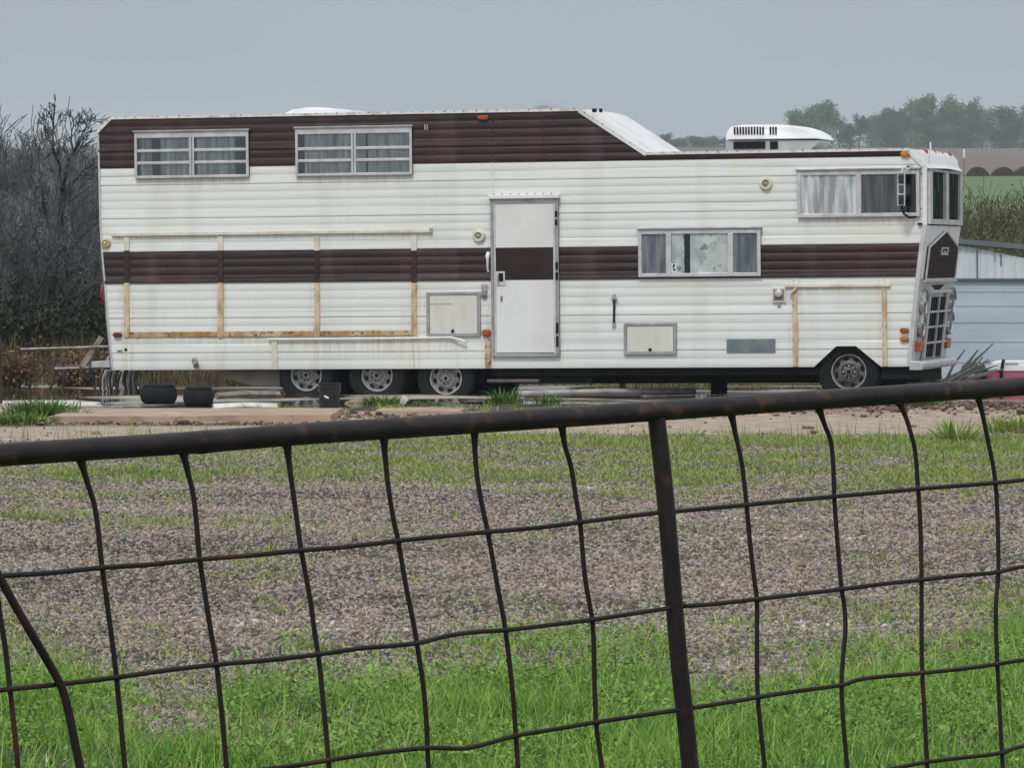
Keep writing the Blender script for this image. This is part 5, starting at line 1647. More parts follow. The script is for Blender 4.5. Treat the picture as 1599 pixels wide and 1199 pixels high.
# blue-grey shed to the right
BLUE = pm('blue_metal_siding', (.50, .575, .65), (.38, .46, .55), 1.2, .45, stretch=(.6, 1, 2.2), c3=(.46, .54, .61), s3=2.5, lo3=.5, hi3=.75)
PALE = pm('pale_metal_panel', (.68, .72, .76), (.56, .61, .66), 3, .5, stretch=(6, 1, .4))
SHT = pm('shed_trim_and_shadow', (.10, .12, .15), (.15, .17, .19), 4, .5)
YS = 64.0
c = at(1620, 600, YS); c.z = 0
sh = root_at('shed', c, 'low blue-grey metal shed behind the nose of the motorhome', 'shed')
def shp(px, py): q = at(px, py, YS) - c; return (q.x, q.z)
xl = shp(1468, 500)[0]; xr = xl + 5.2
zt = shp(1500, 436)[1]
mb = MB(); rows = [436, 456, 478, 504, 534, 566, 603]
for a, b2 in zip(rows[:-1], rows[1:]):
    z1 = shp(1500, a)[1]; z0 = shp(1500, b2)[1]; z0 = max(z0, 0) if b2 != rows[-1] else -.05
    mb.add([(xl, -.011, z0), (xr, -.011, z0), (xr, -.003, z1), (xl, -.003, z1), (xl, 0.0, z0), (xr, 0.0, z0)], [(0, 1, 2, 3), (0, 4, 5, 1)], BLUE)
mb.box(xl, xr, 0.0, 3.6, -.05, zt, BLUE)
mb.build('wall', sh)
mb = MB()
ztl = shp(1487, 381)[1]; slope = (shp(1599, 403)[1] - ztl) / (shp(1599, 403)[0] - shp(1487, 381)[0])
def ztop(x): return ztl + slope * (x - shp(1487, 381)[0])
nx = 60
for i in range(nx):
    a = xl + (xr - xl) * i / nx; b2 = xl + (xr - xl) * (i + 1) / nx; m2 = a + (b2 - a) * .22
    for (p, q, y1, y2) in ((a, m2, -.03, -.045), (m2, b2, -.045, -.03)):
        mb.add([(p, y1, zt + .01), (q, y2, zt + .01), (q, y2, max(zt + .02, ztop(q))), (p, y1, max(zt + .02, ztop(p)))], [(0, 1, 2, 3)], PALE)
mb.build('upper_panel', sh)
mb = MB()
for px in (1525, 1562):
    x = shp(px, 400)[0]; mb.tube([(x, -.05, ztop(x) - .01), (x + .004, -.05, zt + (.0 if px < 1540 else .18))], .011, SHT, 5)
x = shp(1553, 400)[0]; mb.tube([(x, -.05, ztop(x) - .01), (x, -.05, ztop(x) - .12)], .006, SHT, 5)
mb.build('seam', sh)
mb = MB(); e = .07
xe = xr
mb.add([(xl - .1, -.12, ztop(xl) - .0), (xe, -.12, max(zt + .03, ztop(xe))), (xe, 3.7, max(zt + .05, ztop(xe)) + .02), (xl - .1, 3.7, ztop(xl) + .02),
        (xl - .1, -.12, ztop(xl) + e), (xe, -.12, max(zt + .03, ztop(xe)) + e), (xe, 3.7, max(zt + .05, ztop(xe)) + e + .02), (xl - .1, 3.7, ztop(xl) + e + .02)],
       [(0, 3, 2, 1), (4, 5, 6, 7), (0, 1, 5, 4), (1, 2, 6, 5), (2, 3, 7, 6), (3, 0, 4, 7)], SHT)
mb.box(xl, xr, -.06, -.001, zt - .015, zt + .012, SHT)  # dark strip standing in for the shadow line below the upper panel
mb.build('roof', sh)

# pink and white cooler
c = on_ground(1592, 612); c.z = 0; s = c.y / F_PX
ck = root_at('cooler', c, 'pink cooler with a white lid standing before the shed', 'cooler')
PINK = pm('pink_plastic', (.50, .10, .19), (.42, .085, .16), 5, .45)
mb = MB(); L0, L1 = -49 * s, 60 * s
mb.cbox(L0, L1, -.2, .25, 0, 33 * s, PINK, .03); mb.build('tub', ck, bevel=.008)
mb = MB(); mb.cbox(L0 - .012, L1 + .012, -.215, .265, 33.2 * s, 39 * s, CAPWHITE, .012)
mb.prism([(L0 + .05, 39.1 * s), (L1 - .05, 39.1 * s), (L1 - .12, 49 * s), (L0 + .13, 49 * s), (L0 + .06, 45 * s)], -.16, .21, CAPWHITE, .03)
for q in range(3): mb.box(L0 + .2 + q * .3, L0 + .36 + q * .3, -.166, -.15, 42 * s, 46 * s, pm('lid_grey', (.35, .34, .30)) if q == 0 else bpy.data.materials['lid_grey'])
mb.build('lid', ck, bevel=.006)
mb = MB(); x = -31 * s
mb.tube([(x, -.215, 20 * s), (x - .005, -.235, 33 * s), (x + .01, -.235, 42 * s), (x + .03, -.17, 50 * s)], .02, DARK, 6); mb.build('strap', ck, smooth=50)
# black bag and pale bundle
def lump(name, px, py, w, h, m, label, cat, seed):
    import bmesh
    c = on_ground(px, py); s = c.y / F_PX
    bm = bmesh.new(); bmesh.ops.create_icosphere(bm, subdivisions=4, radius=1.0)
    for v in bm.verts:
        n = float(fbm(v.co.x * 2.2 + seed, v.co.z * 2.2 + v.co.y * 1.9, seed, 4)) - .5
        f2 = float(vnoise(math.atan2(v.co.y, v.co.x) * 4, v.co.z * 2, seed + 3)) - .5
        k = 1 + n * .55 + f2 * .22
        v.co = Vector((v.co.x * k * w * s / 2, v.co.y * k * w * s / 2.4, (max(v.co.z, -.5) + .5) / 1.5 * k * h * s))
    me = bpy.data.meshes.new(name); bm.to_mesh(me); bm.free(); me.materials.append(m)
    me.polygons.foreach_set('use_smooth', [True] * len(me.polygons))
    o = new_obj(name, me); o.location = (c.x, c.y, 0); return tag(o, label, cat)
lump('rubbish_bag', 1530, 611, 46, 38, pm('black_bag', (.012, .012, .016), (.02, .02, .025), 8, .25), 'black rubbish bag between the cut branches and the pink cooler', 'bag', 3)
lump('white_sack', 1507, 612, 30, 36, pm('white_sack_cloth', (.52, .53, .54), (.16, .17, .18), 7, .7, lo=.42, hi=.56), 'crumpled white and grey sack beside the black rubbish bag', 'sack', 7)
lump('dirt_heap', 1447, 612, 64, 34, pm('heap_earth', (.16, .14, .10), (.08, .085, .05), 7, .9, bump=.02, bscale=20), 'low grassy heap of earth under the front bumper', 'heap', 11)

# ================================================================== plants
def seg_mesh(segs, sides=4):
    """segs: list of (p0, p1, r0, r1) -> prisms"""
    A = np.array([s_[0] for s_ in segs], float); Bq = np.array([s_[1] for s_ in segs], float)
    r0 = np.array([s_[2] for s_ in segs]); r1 = np.array([s_[3] for s_ in segs])
    d = Bq - A; d /= np.linalg.norm(d, axis=1)[:, None] + 1e-9
    up = np.where(np.abs(d[:, 2:3]) < .9, np.array([[0, 0, 1.0]]), np.array([[1.0, 0, 0]]))
    e1 = np.cross(d, up); e1 /= np.linalg.norm(e1, axis=1)[:, None]; e2 = np.cross(d, e1)
    n = len(segs); V = []
    for (P, r) in ((A, r0), (Bq, r1)):
        for j in range(sides):
            a = 2 * math.pi * j / sides; V.append(P + (e1 * math.cos(a) + e2 * math.sin(a)) * r[:, None])
    V = np.stack(V, 1).reshape(-1, 3)
    fl = np.array([(j, (j + 1) % sides, sides + (j + 1) % sides, sides + j) for j in range(sides)])
    Fi = (fl[None] + (np.arange(n) * 2 * sides)[:, None, None]).reshape(-1, 4)
    return V, Fi


def rv3(r):
    while True:
        v = Vector((r.uniform(-1, 1), r.uniform(-1, 1), r.uniform(-1, 1)))
        if .05 < v.length < 1: return v.normalized()


def grow(segs, tips, p, d, L, rad, lvl, maxl, r, up=.10, wob=.20, kids=(2, 3), minr=.006, spread=(.45, .95), shrink=(.5, .78)):
    n = 5 if lvl == 0 else 4
    p = Vector(p); d = Vector(d)
    for i in range(n):
        d = (d + rv3(r) * wob + Vector((0, 0, up))).normalized()
        q = p + d * (L / n)
        ra = max(minr, rad * (1 - .5 * i / n)); rb = max(minr, rad * (1 - .5 * (i + 1) / n))
        segs[min(lvl, 9)].append((tuple(p), tuple(q), ra, rb))
        p = q
        if lvl < maxl and (i >= (2 if lvl == 0 else 1)):
            k = r.choice(kids) if i < n - 1 else r.choice(kids) + 0
            for _ in range(k if i == n - 1 else max(1, k - 1)):
                ax = d.cross(rv3(r)).normalized(); a = r.uniform(*spread)
                nd = (d * math.cos(a) + ax * math.sin(a)).normalized()
                grow(segs, tips, p, nd, L * r.uniform(*shrink), rb * .62, lvl + 1, maxl, r, up, wob, kids, minr, spread, shrink)
    tips.append((tuple(p), tuple(d)))


BARK = pm('grey_bark', (.07, .068, .068), (.035, .034, .034), 6, .9, stretch=(2, 2, .5))
TWIG = pm('bare_twigs', (.118, .12, .125), (.055, .057, .06), 2, .9)
BUDS = island_mat('buds', [(0, (.06, .07, .05)), (.6, (.10, .11, .085)), (1, (.15, .15, .13))], .8, .2)


def leaf_quads(P, size, flat=0.0):
    n = len(P); R = rot_mats(n)
    q = np.array([(-.5, -.32, 0), (.5, -.32, 0), (.5, .32, 0), (-.5, .32, 0)])
    v = np.einsum('nij,kj->nki', R, q) * size[:, None, None] + P[:, None, :]
    return v.reshape(-1, 3), np.arange(n * 4).reshape(-1, 4)


def bare_tree(x, y, h, seed, label, spread=(.38, .9), r0=.11, lean=0.0, buds=160, maxl=5, trunk_frac=.34, m=None, thin=.0062, kids=(1, 2, 2)):
    r = random.Random(seed); segs = [[] for _ in range(10)]; tips = []
    grow(segs, tips, (0, 0, -.1), (lean, r.uniform(-.1, .1), 1), h * trunk_frac, r0, 0, maxl, r, .055, .15, kids, thin, spread, (.6, .9))
    top_ = max(s_[1][2] for L in segs for s_ in L)
    k = h / top_
    g = float(HZ(x, y))
    t = root_at('bare_tree', (x, y, g), label, 'tree', 'bare trees behind the motorhome')
    sc_ = lambda L: [(tuple(np.array(a) * k), tuple(np.array(b2) * k), ra, rb) for a, b2, ra, rb in L]
    V1, F1 = seg_mesh(sc_(segs[0] + segs[1] + segs[2]), 6); raw_mesh('trunk', V1, F1, m or BARK, t, 4, None, True)
    V2, F2 = seg_mesh(sc_([s_ for L in segs[3:] for s_ in L]), 3)
    tp = np.array([np.array(a) * k for a, b2 in tips]); idx = rng.integers(0, len(tp), buds)
    Vb, Fb = leaf_quads(tp[idx] + rng.normal(0, .03, (buds, 3)), rng.uniform(.015, .03, buds))
    V = np.concatenate([V2, Vb]); F_ = np.concatenate([F2, Fb + len(V2)])
    raw_mesh('crown', V, F_, [m or TWIG, m or BUDS], t, 4, np.concatenate([np.zeros(len(F2)), np.ones(len(Fb))]))
    return t


def px_x(px, y): return (px - 799.5) / F_PX * y


HAZEBARK = pm('haze_tinted_bark', (.20, .22, .235), (.14, .155, .17), 2, .9)  # distance haze painted into the bark as a pale blue-grey colour
for (px, Y, topy, seed, lab, kw) in (
        (20, 150, 198, 21, 'hazy pale bare tree far behind the left thicket', dict(r0=.16, buds=500, m=HAZEBARK, thin=.011, kids=(1, 2, 3))), (75, 165, 216, 22, 'second hazy pale bare tree far behind the left thicket', dict(r0=.16, buds=500, m=HAZEBARK, thin=.011, kids=(1, 2, 3))),
        (122, 140, 206, 23, 'hazy pale bare tree far behind, next to the motorhome rear corner', dict(r0=.16, buds=500, m=HAZEBARK, thin=.011, kids=(1, 2, 3))), (165, 160, 222, 24, 'hazy pale bare tree far behind, hidden by the motorhome rear', dict(r0=.16, buds=500, m=HAZEBARK, thin=.011, kids=(1, 2, 3))), (-28, 160, 190, 25, 'hazy pale bare tree far behind, outside the left photo edge', dict(r0=.16, buds=500, m=HAZEBARK, thin=.011, kids=(1, 2, 3))),
        (48, 130, 240, 26, 'lower hazy pale bare tree far behind the forked tree', dict(r0=.16, buds=500, m=HAZEBARK, thin=.011, kids=(1, 2, 3))), (98, 126, 262, 27, 'lower hazy pale bare tree far behind the slender tree', dict(r0=.16, buds=500, m=HAZEBARK, thin=.011, kids=(1, 2, 3))),
        (-26, 74, 142, 31, 'bare tree at the left photo edge with its trunk out of view', dict(r0=.10, maxl=4)),
        (4, 77, 150, 2, 'tall dense bare tree nearest the left photo edge', dict(r0=.10, maxl=4, kids=(1, 2, 3))),
        (76, 71, 180, 3, 'bare tree with open forked branches against the sky', dict(r0=.085, lean=.12, maxl=4)),
        (128, 76, 245, 5, 'bare tree half hidden behind the rear corner of the motorhome', dict(r0=.09, maxl=4)),
        (-2, 69, 265, 6, 'low forked bare tree in front of the tall left ones', dict(r0=.075, lean=.2, maxl=4)),
        (52, 70, 300, 18, 'low leaning bare tree below the forked one', dict(r0=.07, lean=.3, maxl=4)),
        (190, 84, 240, 8, 'bare tree standing wholly behind the rear of the motorhome', dict(r0=.10, maxl=4))):
    x = px_x(px, Y); g = float(HZ(x, Y)); h = (400 - topy) / F_PX * Y + CAM_H - g
    bare_tree(x, Y, h, seed, lab, **kw)


# the forked tree beside the rear corner, its limbs drawn out one by one
YF = 70.0
c = at(58, 600, YF); c.z = float(HZ(c.x, YF))
ft = root_at('bare_tree', c, 'slender forked bare tree whose right limb reaches highest beside the motorhome rear', 'tree', 'bare trees behind the motorhome')
LIMBS = [([(58, 606), (62, 540), (74, 470), (88, 410), (95, 350), (97, 300)], .060, .034), ([(97, 300), (93, 262), (84, 232), (82, 205), (86, 178)], .028, .007),
         ([(97, 300), (104, 262), (114, 238), (124, 222), (133, 200), (138, 181)], .030, .007), ([(97, 320), (112, 290), (128, 270), (146, 255)], .022, .007),
         ([(90, 400), (75, 350), (66, 300), (60, 255), (62, 225)], .026, .007), ([(80, 440), (108, 392), (134, 362), (158, 345)], .024, .008), ([(70, 490), (48, 440), (30, 405), (12, 360)], .026, .008),
         ([(114, 238), (112, 215), (116, 190)], .014, .006), ([(84, 232), (74, 214), (70, 196)], .014, .006)]
mbk = MB(); r = random.Random(77); segs = [[] for _ in range(10)]; tips = []
for L, ra, rb in LIMBS:
    P3 = smooth_path([at(x, y, YF + .25 * math.sin(x * .35)) - c for x, y in L], 3)
    P3 = [p + rv3(r) * .012 for p in P3]
    mbk.tube(P3, [ra + (rb - ra) * i / (len(P3) - 1) for i in range(len(P3))], BARK, 6)
    for i in range(2, len(P3)):
        if L[0][1] > 600 and i < 9: continue
        d = (P3[i] - P3[i - 1]).normalized(); ax = d.cross(rv3(r)).normalized(); a = r.uniform(.3, .9)
        grow(segs, tips, P3[i], d * math.cos(a) + ax * math.sin(a), r.uniform(.14, .34) * (1 if P3[i].z < 2.6 else .6), .010, 1, 3, r, .06, .16, (1, 2, 2), .0055, (.35, .85), (.55, .85))
mbk.build('trunk', ft, smooth=60)
V2, F2 = seg_mesh([s_ for L in segs for s_ in L], 3); raw_mesh('crown', V2, F2, TWIG, ft, 4)


def shrub(name, x, y, h, w, seed, label, cat, group, stem_m, leaf_m, stems=26, leaves=2500, leaf=(.03, .06), upright=.75, minr=.006, depth=2):
    r = random.Random(seed); segs = [[] for _ in range(10)]; tips = []
    for i in range(stems):
        a = r.uniform(0, 6.283); s_ = r.uniform(.0, 1 - upright + .15)
        p = (math.cos(a) * r.uniform(0, w * .42), math.sin(a) * r.uniform(0, w * .25), -.05)
        grow(segs, tips, p, (math.cos(a) * s_, math.sin(a) * s_, 1), h * r.uniform(.4, .7), r.uniform(.012, .022), 0, depth, r, .08, .10, (2, 2, 3), minr, (.25, .75), (.5, .8))
    A = [s_ for L in segs for s_ in L]
    top_ = max(s_[1][2] for s_ in A); k = h / top_
    kk = np.array([1, 1, k])
    A = [(tuple(np.array(a) * kk), tuple(np.array(b2) * kk), ra, rb) for a, b2, ra, rb in A]
    t = root_at(name, (x, y, float(HZ(x, y))), label, cat, group)
    V, F_ = seg_mesh(A, 3); raw_mesh('stems', V, F_, stem_m, t, 4)
    mids = np.array([np.array(a) * .5 + np.array(b2) * .5 for a, b2, _, _ in A]); mids = mids[mids[:, 2] > .08 * h]
    idx = rng.integers(0, len(mids), leaves)
    V, F_ = leaf_quads(mids[idx] + rng.normal(0, .09, (leaves, 3)), rng.uniform(leaf[0], leaf[1], leaves))
    raw_mesh('leaves', V, F_, leaf_m, t, 4)
    return t


DRYST = pm('dry_stems', (.15, .11, .07), (.09, .065, .045), 3, .9)
DKST = pm('thicket_stems', (.050, .046, .043), (.032, .030, .029), 3, .9)
DKLF = island_mat('thicket_leaves', [(0, (.014, .020, .014)), (.5, (.026, .038, .026)), (.85, (.042, .055, .035)), (1, (.075, .085, .05))], .7, .2)
r_ = random.Random(12)
BUSHES = [(-60, 76, 420), (-20, 72, 450), (15, 82, 400), (45, 73, 465), (75, 79, 425), (100, 72, 470), (125, 77, 415), (150, 73, 470), (178, 80, 420), (30, 69, 450), (88, 68.5, 470), (135, 69, 460), (-25, 68.5, 440), (170, 69.5, 480)]
NM = ['out of the left photo edge', 'at the left photo edge below the tall tree', 'tall and pale topped left of the forked tree', 'in the middle of the left thicket', 'tall behind the forked bare tree', 'below the slender tree tips', 'tall beside the motorhome rear corner',
      'against the rear corner below the stripe', 'hidden behind the rear corner', 'low dark one behind the harrow bar left end', 'low dark one behind the harrow tines', 'low dark one behind the leaning board', 'low one at the left photo edge by the post', 'low one hidden by the rear bumper']
for i, (px, Y, ty) in enumerate(BUSHES):
    x = px_x(px, Y); g = float(HZ(x, Y)); h = (400 - ty) / F_PX * Y + CAM_H - g
    shrub('thicket_shrub', x, Y, h, 1.3, 40 + i, 'dark twiggy shrub ' + NM[i], 'shrub', 'shrubs of the dark thicket on the left', DKST, DKLF, 18, 2400, (.035, .075), .72, .0065, 3 if i < 9 else 2)

FSH = island_mat('haze_tinted_brush_leaves', [(0, (.075, .09, .095)), (.5, (.11, .128, .13)), (1, (.15, .165, .16))], .8, .2)  # grey-blue leaf colours with the haze of distance already mixed in
for i, (px, ty) in enumerate(((-40, 330), (-2, 318), (30, 335), (62, 322), (95, 338), (128, 326), (160, 335))):
    Y = 112 + 4 * (i % 3); x = px_x(px, Y); g = float(HZ(x, Y)); h = (400 - ty) / F_PX * Y + CAM_H - g
    shrub('far_shrub', x, Y, h, 1.6, 140 + i, 'grey-blue hazy brush far behind the bare trees, ' + ['outside the left photo edge', 'first from the left photo edge', 'second from the left photo edge', 'third from the left photo edge', 'fourth from the left photo edge', 'beside the motorhome rear corner', 'hidden by the motorhome rear'][i], 'shrub', 'hazy brush behind the bare trees', HAZEBARK, FSH, 26, 2600, (.05, .11), .6, .010, 2)

# willow brush on the right behind the shed
WST = pm('willow_stems', (.15, .14, .07), (.09, .095, .05), 3, .85)
WLF = island_mat('willow_leaves', [(0, (.05, .075, .028)), (.4, (.09, .125, .042)), (.75, (.135, .17, .06)), (1, (.19, .18, .09))], .65, .25, .2)
WB = [(1480, 80, 288, 'hidden behind the windshield'), (1512, 78, 280, 'nearest the windshield'), (1540, 84, 292, 'second from the windshield'), (1568, 79, 286, 'third from the windshield'), (1596, 83, 275, 'at the right photo edge'), (1630, 80, 280, 'just outside the right photo edge'),
      (1525, 74, 335, 'low one right above the shed roof by the windshield'), (1580, 73, 345, 'low one above the shed roof at the right edge')]
for i, (px, Y, ty, lab) in enumerate(WB):
    x = px_x(px, Y); g = float(HZ(x, Y)); h = (400 - ty) / F_PX * Y + CAM_H - g
    shrub('willow_shrub', x, Y, h, 1.5, 70 + i, 'olive green willow brush ' + lab, 'shrub', 'willow brush behind the shed', WST, WLF, 52, 6500, (.025, .06), .74, .006, 2)

# rusty dry bushes round the harrow
DRYSH = island_mat('dry_bush_leaves', [(0, (.07, .05, .03)), (.5, (.15, .10, .06)), (1, (.24, .17, .10))], .8, .2)
for i, (px, Y, hh) in enumerate(((20, 60.6, .5), (112, 61, .42), (132, 61.6, .5), (152, 61.2, .36))):
    shrub('dry_bush', px_x(px, Y), Y, hh, .5, 120 + i, ['low brown dry bush by the wooden post', 'brown dry bush between the first harrow tines', 'tallest brown dry bush behind the leaning board', 'small brown dry bush under the rear bumper'][i], 'shrub', 'dry bushes round the harrow', DRYST, DRYSH, 20, 1300, (.02, .05), .6, .005, 2)

# low brush seen through the gap below the motorhome
for i, (px, Y, hh) in enumerate(((330, 76, .7), (420, 78, .8), (640, 77, .6), (860, 75, .5), (960, 78, .6), (1060, 76, .7), (1180, 77, .6))):
    x = px_x(px, Y)
    shrub('brush', x, Y, hh, 1.6, 90 + i, 'dull brown brush far behind the underside, ' + ['left of the tank', 'behind the tank', 'behind the rear wheels', 'below the entry door', 'behind the pale prop', 'behind the chassis block', 'left of the front wheel'][i], 'shrub', 'brush seen under the motorhome', DKST, DRYB, 18, 900, (.04, .08), .6, .007, 1)

# cut branches beside the bumper
CUT = pm('cut_branch_bark', (.26, .29, .27), (.15, .17, .155), 9, .85)
c = on_ground(1488, 614); c.z = 0
r_ = random.Random(21); mb = MB(); s = c.y / F_PX
bp_ = root_at('branch_pile', c, 'fan of grey-green cut branches sticking up beside the front bumper', 'branches')
for k in range(22):
    a = math.radians(r_.uniform(15, 72)); L = r_.uniform(38, 78) * s; x0 = r_.uniform(-16, 14) * s; yv = r_.uniform(-.3, .3)
    p0 = (x0, yv, .05 + r_.uniform(0, .12)); p1 = (x0 + L * .5 * math.cos(a), yv - .05, p0[2] + L * .52 * math.sin(a)); p2 = (x0 + L * math.cos(a * .93), yv - .1, p0[2] + L * math.sin(a * .93))
    mb = MB(); mb.tube([p0, p1, p2], [.021, .017, .009], CUT, 5); mb.build('branch', bp_, smooth=60)

# ------------------------------------------------------------------ far trees on the hill
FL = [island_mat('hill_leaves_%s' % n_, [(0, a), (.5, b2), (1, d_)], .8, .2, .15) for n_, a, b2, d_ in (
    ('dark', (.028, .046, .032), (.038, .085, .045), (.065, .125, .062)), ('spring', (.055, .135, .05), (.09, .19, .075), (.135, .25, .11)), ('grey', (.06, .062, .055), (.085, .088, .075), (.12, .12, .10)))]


def hill_tree_mesh(seed, h, w, kind):
    """kind 0 round dense, 1 tall open, 2 bare-topped"""
    r = random.Random(seed); segs = [[] for _ in range(10)]; tips = []
    grow(segs, tips, (0, 0, -.3), (0, 0, 1), h * .42, .22, 0, 3, r, .10 if kind else .05, .16, (2, 3), .035, (.3, .8), (.55, .85))
    A = [s_ for L in segs for s_ in L]
    P = np.array([s_[1] for s_ in A]); k = h / P[:, 2].max(); kx = w / (np.abs(P[:, :2]).max() + 1e-6)
    K = np.array([kx, kx, k])
    A = [(tuple(np.array(a) * K), tuple(np.array(b2) * K), ra, rb) for a, b2, ra, rb in A]
    T = np.array([np.array(a) * K for a, _ in tips])
    n = (4200, 3000, 1700)[kind]
    idx = rng.integers(0, len(T), n)
    Pl = T[idx] + rng.normal(0, (.42, .30, .26)[kind], (n, 3))
    low = np.stack([rng.normal(0, w * .42, n // 3), rng.normal(0, w * .42, n // 3), rng.uniform(.05, .5, n // 3) * h], 1)
    if kind != 2: Pl = np.concatenate([Pl, low])
    Pl = Pl[Pl[:, 2] > .1]
    return seg_mesh(A, 4), leaf_quads(Pl, rng.uniform(.14, .34, len(Pl)))


PROTO = []
for i, (sd, w, kd) in enumerate(((3, 2.6, 0), (5, 2.2, 1), (7, 2.6, 1), (9, 2.6, 2), (13, 3.0, 0))):
    (V1, F1), (V2, F2) = hill_tree_mesh(sd, 8.0, w, kd)
    me = []
    for nm, V, F_, m in (('trunk', V1, F1, BARK), ('crown', V2, F2, FL[(1, 1, 0, 2, 0)[i]])):
        o = raw_mesh(nm, V, F_, m, None, 4); me.append(o.data); bpy.data.objects.remove(o)
    PROTO.append(me)
HT = [  # px, distance, top y, prototype, width factor, label
    (1262, 760, 168, 0, 1.0, 'rounded tree on the hill just right of the air conditioner'), (1288, 770, 158, 1, 1.0, 'hazy open crowned tree left of the gap in the hill line'),
    (1310, 800, 172, 3, .8, 'thin grey tree right of the open crowned one'), (1340, 780, 180, 3, .9, 'sparse grey tree in the low gap of the hill line'),
    (1362, 810, 184, 0, .8, 'small round tree in the gap of the hill line'), (1385, 790, 172, 4, .8, 'dark tree where the hill line rises again'),
    (1405, 760, 164, 2, .9, 'dark tree left of the tallest pair on the hill'), (1428, 780, 158, 0, .9, 'pale tree left of the tallest pair on the hill'), (1447, 770, 148, 1, .9, 'left one of the two tallest trees on the hill'),
    (1470, 790, 148, 2, .9, 'right one of the two tallest trees on the hill'), (1488, 770, 158, 1, .8, 'tree just right of the tallest pair on the hill'), (1512, 780, 152, 2, .9, 'tall upright tree above the windshield corner'), (1532, 800, 168, 0, .8, 'lower tree right of the tall upright one'),
    (1553, 790, 186, 3, .8, 'bare topped small tree in the second gap'), (1580, 760, 170, 4, 1.0, 'round tree near the right photo edge'), (1610, 780, 166, 0, 1.0, 'round tree cut by the right photo edge'),
    (1240, 800, 196, 3, .8, 'low scrubby tree behind the air conditioner'), (1325, 740, 196, 4, .7, 'dark bush low on the hill crest under the gap'), (1395, 735, 190, 4, .8, 'dark bush low on the hill crest under the rising line'), (1455, 735, 188, 4, .9, 'dark bush at the foot of the tallest pair'),
    (1505, 735, 192, 4, .8, 'dark bush at the foot of the tall upright tree'), (1565, 735, 196, 4, .8, 'dark bush at the foot of the bare topped tree'),
    (1040, 820, 208, 3, .8, 'faint grey tree just right of the sloped roof'), (1064, 830, 216, 0, .7, 'faint low tree second right of the sloped roof'), (1090, 820, 214, 4, .7, 'faint low tree midway to the air conditioner'), (1112, 830, 213, 0, .7, 'faint low tree left of the air conditioner'),
    (1135, 820, 216, 4, .7, 'faint low tree behind the left end of the air conditioner'), (1170, 820, 214, 0, .7, 'faint low tree hidden behind the air conditioner'), (1205, 820, 212, 4, .7, 'faint low tree behind the right part of the air conditioner'), (1640, 780, 165, 2, 1.0, 'tree outside the right photo edge')]
for (px, Y, ty, pr, wf, lab) in HT:
    Y *= 1.6; wf *= 1.5
    x = px_x(px, Y); g = float(HZ(x, Y)); h = (400 - ty) / F_PX * Y + CAM_H - g
    t = root_at('hill_tree', (x, Y, g), lab, 'tree', 'trees along the far hill')
    ang = random.uniform(0, 6.28)
    for nm, me in zip(('trunk', 'crown'), PROTO[pr]):
        o = new_obj(nm, me, t); o.scale = (wf * 1.15, wf * 1.15, h / 8.2); o.rotation_euler = (0, 0, ang)

# hay bales on the slope
HAY = pm('hay', (.050, .038, .033), (.028, .022, .020), 3, .95, stretch=(1, 8, 8), bump=.03, bscale=8)
for i, (px, Y) in enumerate(((1486, 343), (1526, 342.5), (1565, 342), (1600, 342), (1636, 342))):
    x = px_x(px, Y); g = float(HZ(x, Y)); R = .80
    mb = MB(); mb.lathe_y([(R * .25, .72), (R * .9, .74), (R, .66), (R * 1.01, 0), (R, -.66), (R * .9, -.74), (R * .4, -.735), (R * .1, -.72)], 0, R * .96, HAY, 28)
    for q in range(len(mb.v)):
        xx, yy, zz = mb.v[q]; k = 1 + .05 * (float(vnoise(xx * 2 + i * 7, zz * 2 + yy, 5)) - .5); mb.v[q] = (xx * k * 1.05, yy, max(0, zz * k * .96))
    o = mb.build('hay_bale', None, smooth=40); o.location = (x, Y, g - .05); o.rotation_euler = (0, 0, .05 * (i - 2))
    tag(o, ['round dark hay bale hidden behind the windshield', 'round dark hay bale nearest the windshield', 'round dark hay bale second from the windshield', 'round dark hay bale cut by the right photo edge', 'round dark hay bale outside the right photo edge'][i], 'hay bale', 'hay bales on the slope')
# pale marker post on the slope
c = at(1505.5, 241, 330.0); g = float(HZ(c.x, 330)); mb = MB()
mb.lathe_z([(.05, 0), (.05, 2.0), (.03, 2.05)], 0, 0, DKST, 8)
fp_ = root_at('marker_post', (c.x, 330, g), 'thin post with a white tip on the slope above the bales', 'post')
hpost = c.z - g + .25
mb = MB(); mb.lathe_z([(.025, 0), (.022, hpost - .5)], 0, 0, HILL, 8); mb.build('pole', fp_)
mb = MB(); mb.lathe_z([(.07, 0), (.07, .55), (.05, .6)], 0, 0, CAPWHITE, 10, hpost - .5); mb.build('tip', fp_)

# ================================================================== air, sky, light
hb = MB(); hb.box(-600, 600, -40, 1750, -1.2, 56, None)
me = bpy.data.meshes.new('haze'); me.from_pydata(hb.v, [], hb.f); HZM = bpy.data.materials.new('haze_air'); HZM.use_nodes = True
n_ = HZM.node_tree; n_.nodes.clear(); out = n_.nodes.new('ShaderNodeOutputMaterial'); pv = n_.nodes.new('ShaderNodeVolumePrincipled')
pv.inputs['Color'].default_value = (.90, .95, 1.0, 1); pv.inputs['Density'].default_value = .00028; pv.inputs['Anisotropy'].default_value = 0.0
n_.links.new(pv.outputs[0], out.inputs['Volume']); me.materials.append(HZM)
o = new_obj('haze', me); tag(o, None, None, None, 'stuff')

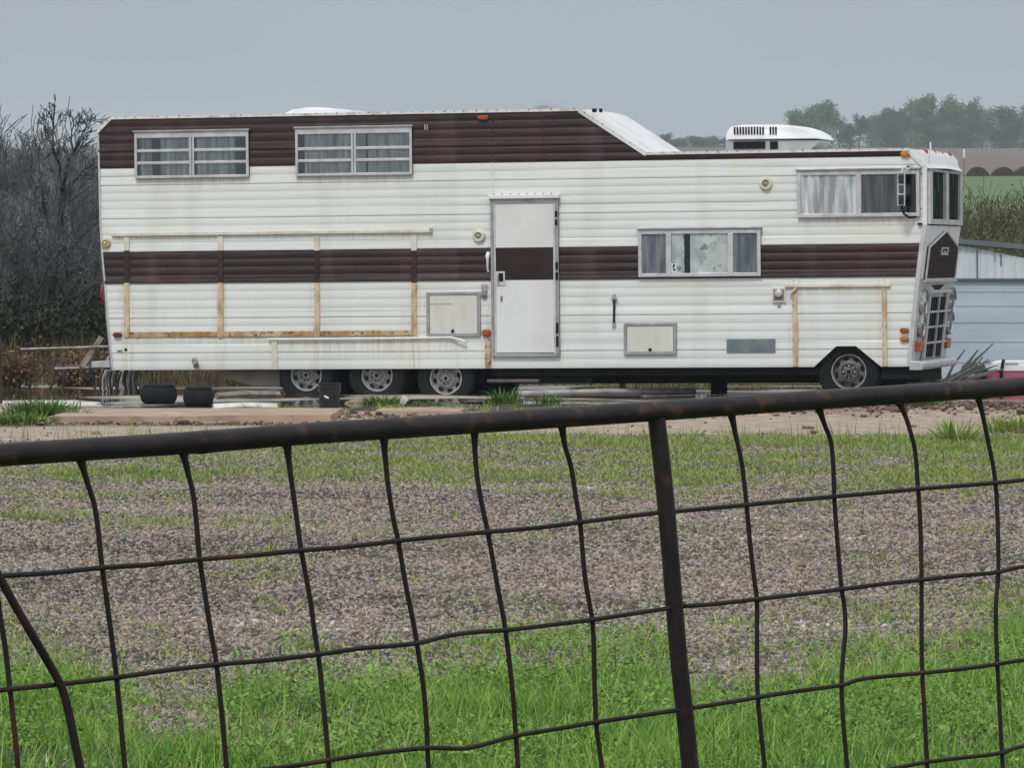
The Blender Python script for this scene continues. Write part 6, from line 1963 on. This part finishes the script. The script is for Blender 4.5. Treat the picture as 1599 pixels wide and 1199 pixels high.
SUN_EL, SUN_AZ = math.radians(52), math.radians(200)      # behind the camera, slightly to the left
w = bpy.data.worlds.new('World'); scene.world = w; w.use_nodes = True
nt = NT(w); bg = nt.n['Background']
sky = nt.node('ShaderNodeTexSky'); sky.sky_type = 'NISHITA'; sky.sun_disc = False; sky.sun_elevation = SUN_EL; sky.sun_rotation = SUN_AZ
sky.air_density = 1.0; sky.dust_density = 4.0; sky.altitude = 200
hs = nt.node('ShaderNodeHueSaturation'); hs.inputs['Saturation'].default_value = .35; nt.link(sky.outputs[0], hs.inputs['Color'])
k = nt.node('ShaderNodeMix', data_type='RGBA', blend_type='MULTIPLY'); k.inputs['Factor'].default_value = 1.0; k.inputs['B'].default_value = (.08, .08, .08, 1); nt.link(hs.outputs[0], k.inputs['A'])
tc = nt.node('ShaderNodeTexCoord'); sx = nt.node('ShaderNodeSeparateXYZ'); nt.link(tc.outputs['Generated'], sx.inputs[0])
cl = nt.node('ShaderNodeValToRGB'); nt.link(sx.outputs['Z'], cl.inputs[0])
els = cl.color_ramp.elements
for e, (p, c_) in zip([els[0], els[1], els.new(.03), els.new(.07), els.new(.35)], [(0, (.51, .565, .615)), (1, (1.36, 1.41, 1.46)), (.03, (.46, .52, .575)), (.07, (.40, .455, .515)), (.35, (.84, .89, .95))]): e.position = p; e.color = rgba(c_)
cn = nt.node('ShaderNodeTexNoise'); cn.inputs['Scale'].default_value = 11.0; cn.inputs['Detail'].default_value = 4
cm = nt.node('ShaderNodeMapping'); cm.inputs['Scale'].default_value = (1, 1, 5); nt.link(tc.outputs['Generated'], cm.inputs[0]); nt.link(cm.outputs[0], cn.inputs['Vector'])
cr_ = nt.node('ShaderNodeMapRange'); cr_.inputs[1].default_value = .3; cr_.inputs[2].default_value = .7; cr_.inputs[3].default_value = .945; cr_.inputs[4].default_value = 1.055; nt.link(cn.outputs['Fac'], cr_.inputs[0])
mm = nt.node('ShaderNodeMix', data_type='RGBA', blend_type='MULTIPLY'); mm.inputs['Factor'].default_value = 1.0; nt.link(cl.outputs[0], mm.inputs['A']); nt.link(cr_.outputs[0], mm.inputs['B'])
mx = nt.node('ShaderNodeMix', data_type='RGBA'); mx.inputs['Factor'].default_value = .88; nt.link(k.outputs['Result'], mx.inputs['A']); nt.link(mm.outputs['Result'], mx.inputs['B'])
nt.link(mx.outputs['Result'], bg.inputs['Color']); bg.inputs['Strength'].default_value = 1.0

sl = bpy.data.lights.new('sun', 'SUN'); sl.energy = 1.5; sl.angle = math.radians(11); sl.color = (1, .97, .92)
so = bpy.data.objects.new('sun', sl); C.objects.link(so)
sd = Vector((math.sin(SUN_AZ) * math.cos(SUN_EL), math.cos(SUN_AZ) * math.cos(SUN_EL), math.sin(SUN_EL)))
so.rotation_euler = (-sd).to_track_quat('-Z', 'Y').to_euler()

scene.render.engine = 'CYCLES'
scene.cycles.use_denoising = True
scene.cycles.volume_bounces = 0
scene.cycles.max_bounces = 6
scene.cycles.transparent_max_bounces = 12
scene.cycles.sample_clamp_indirect = 4
vs_ = scene.view_settings
vs_.view_transform = 'Standard'; vs_.look = 'None'; vs_.gamma = 1.0; vs_.exposure = 0.0
scene.display_settings.display_device = 'sRGB'
bpy.context.view_layer.update()
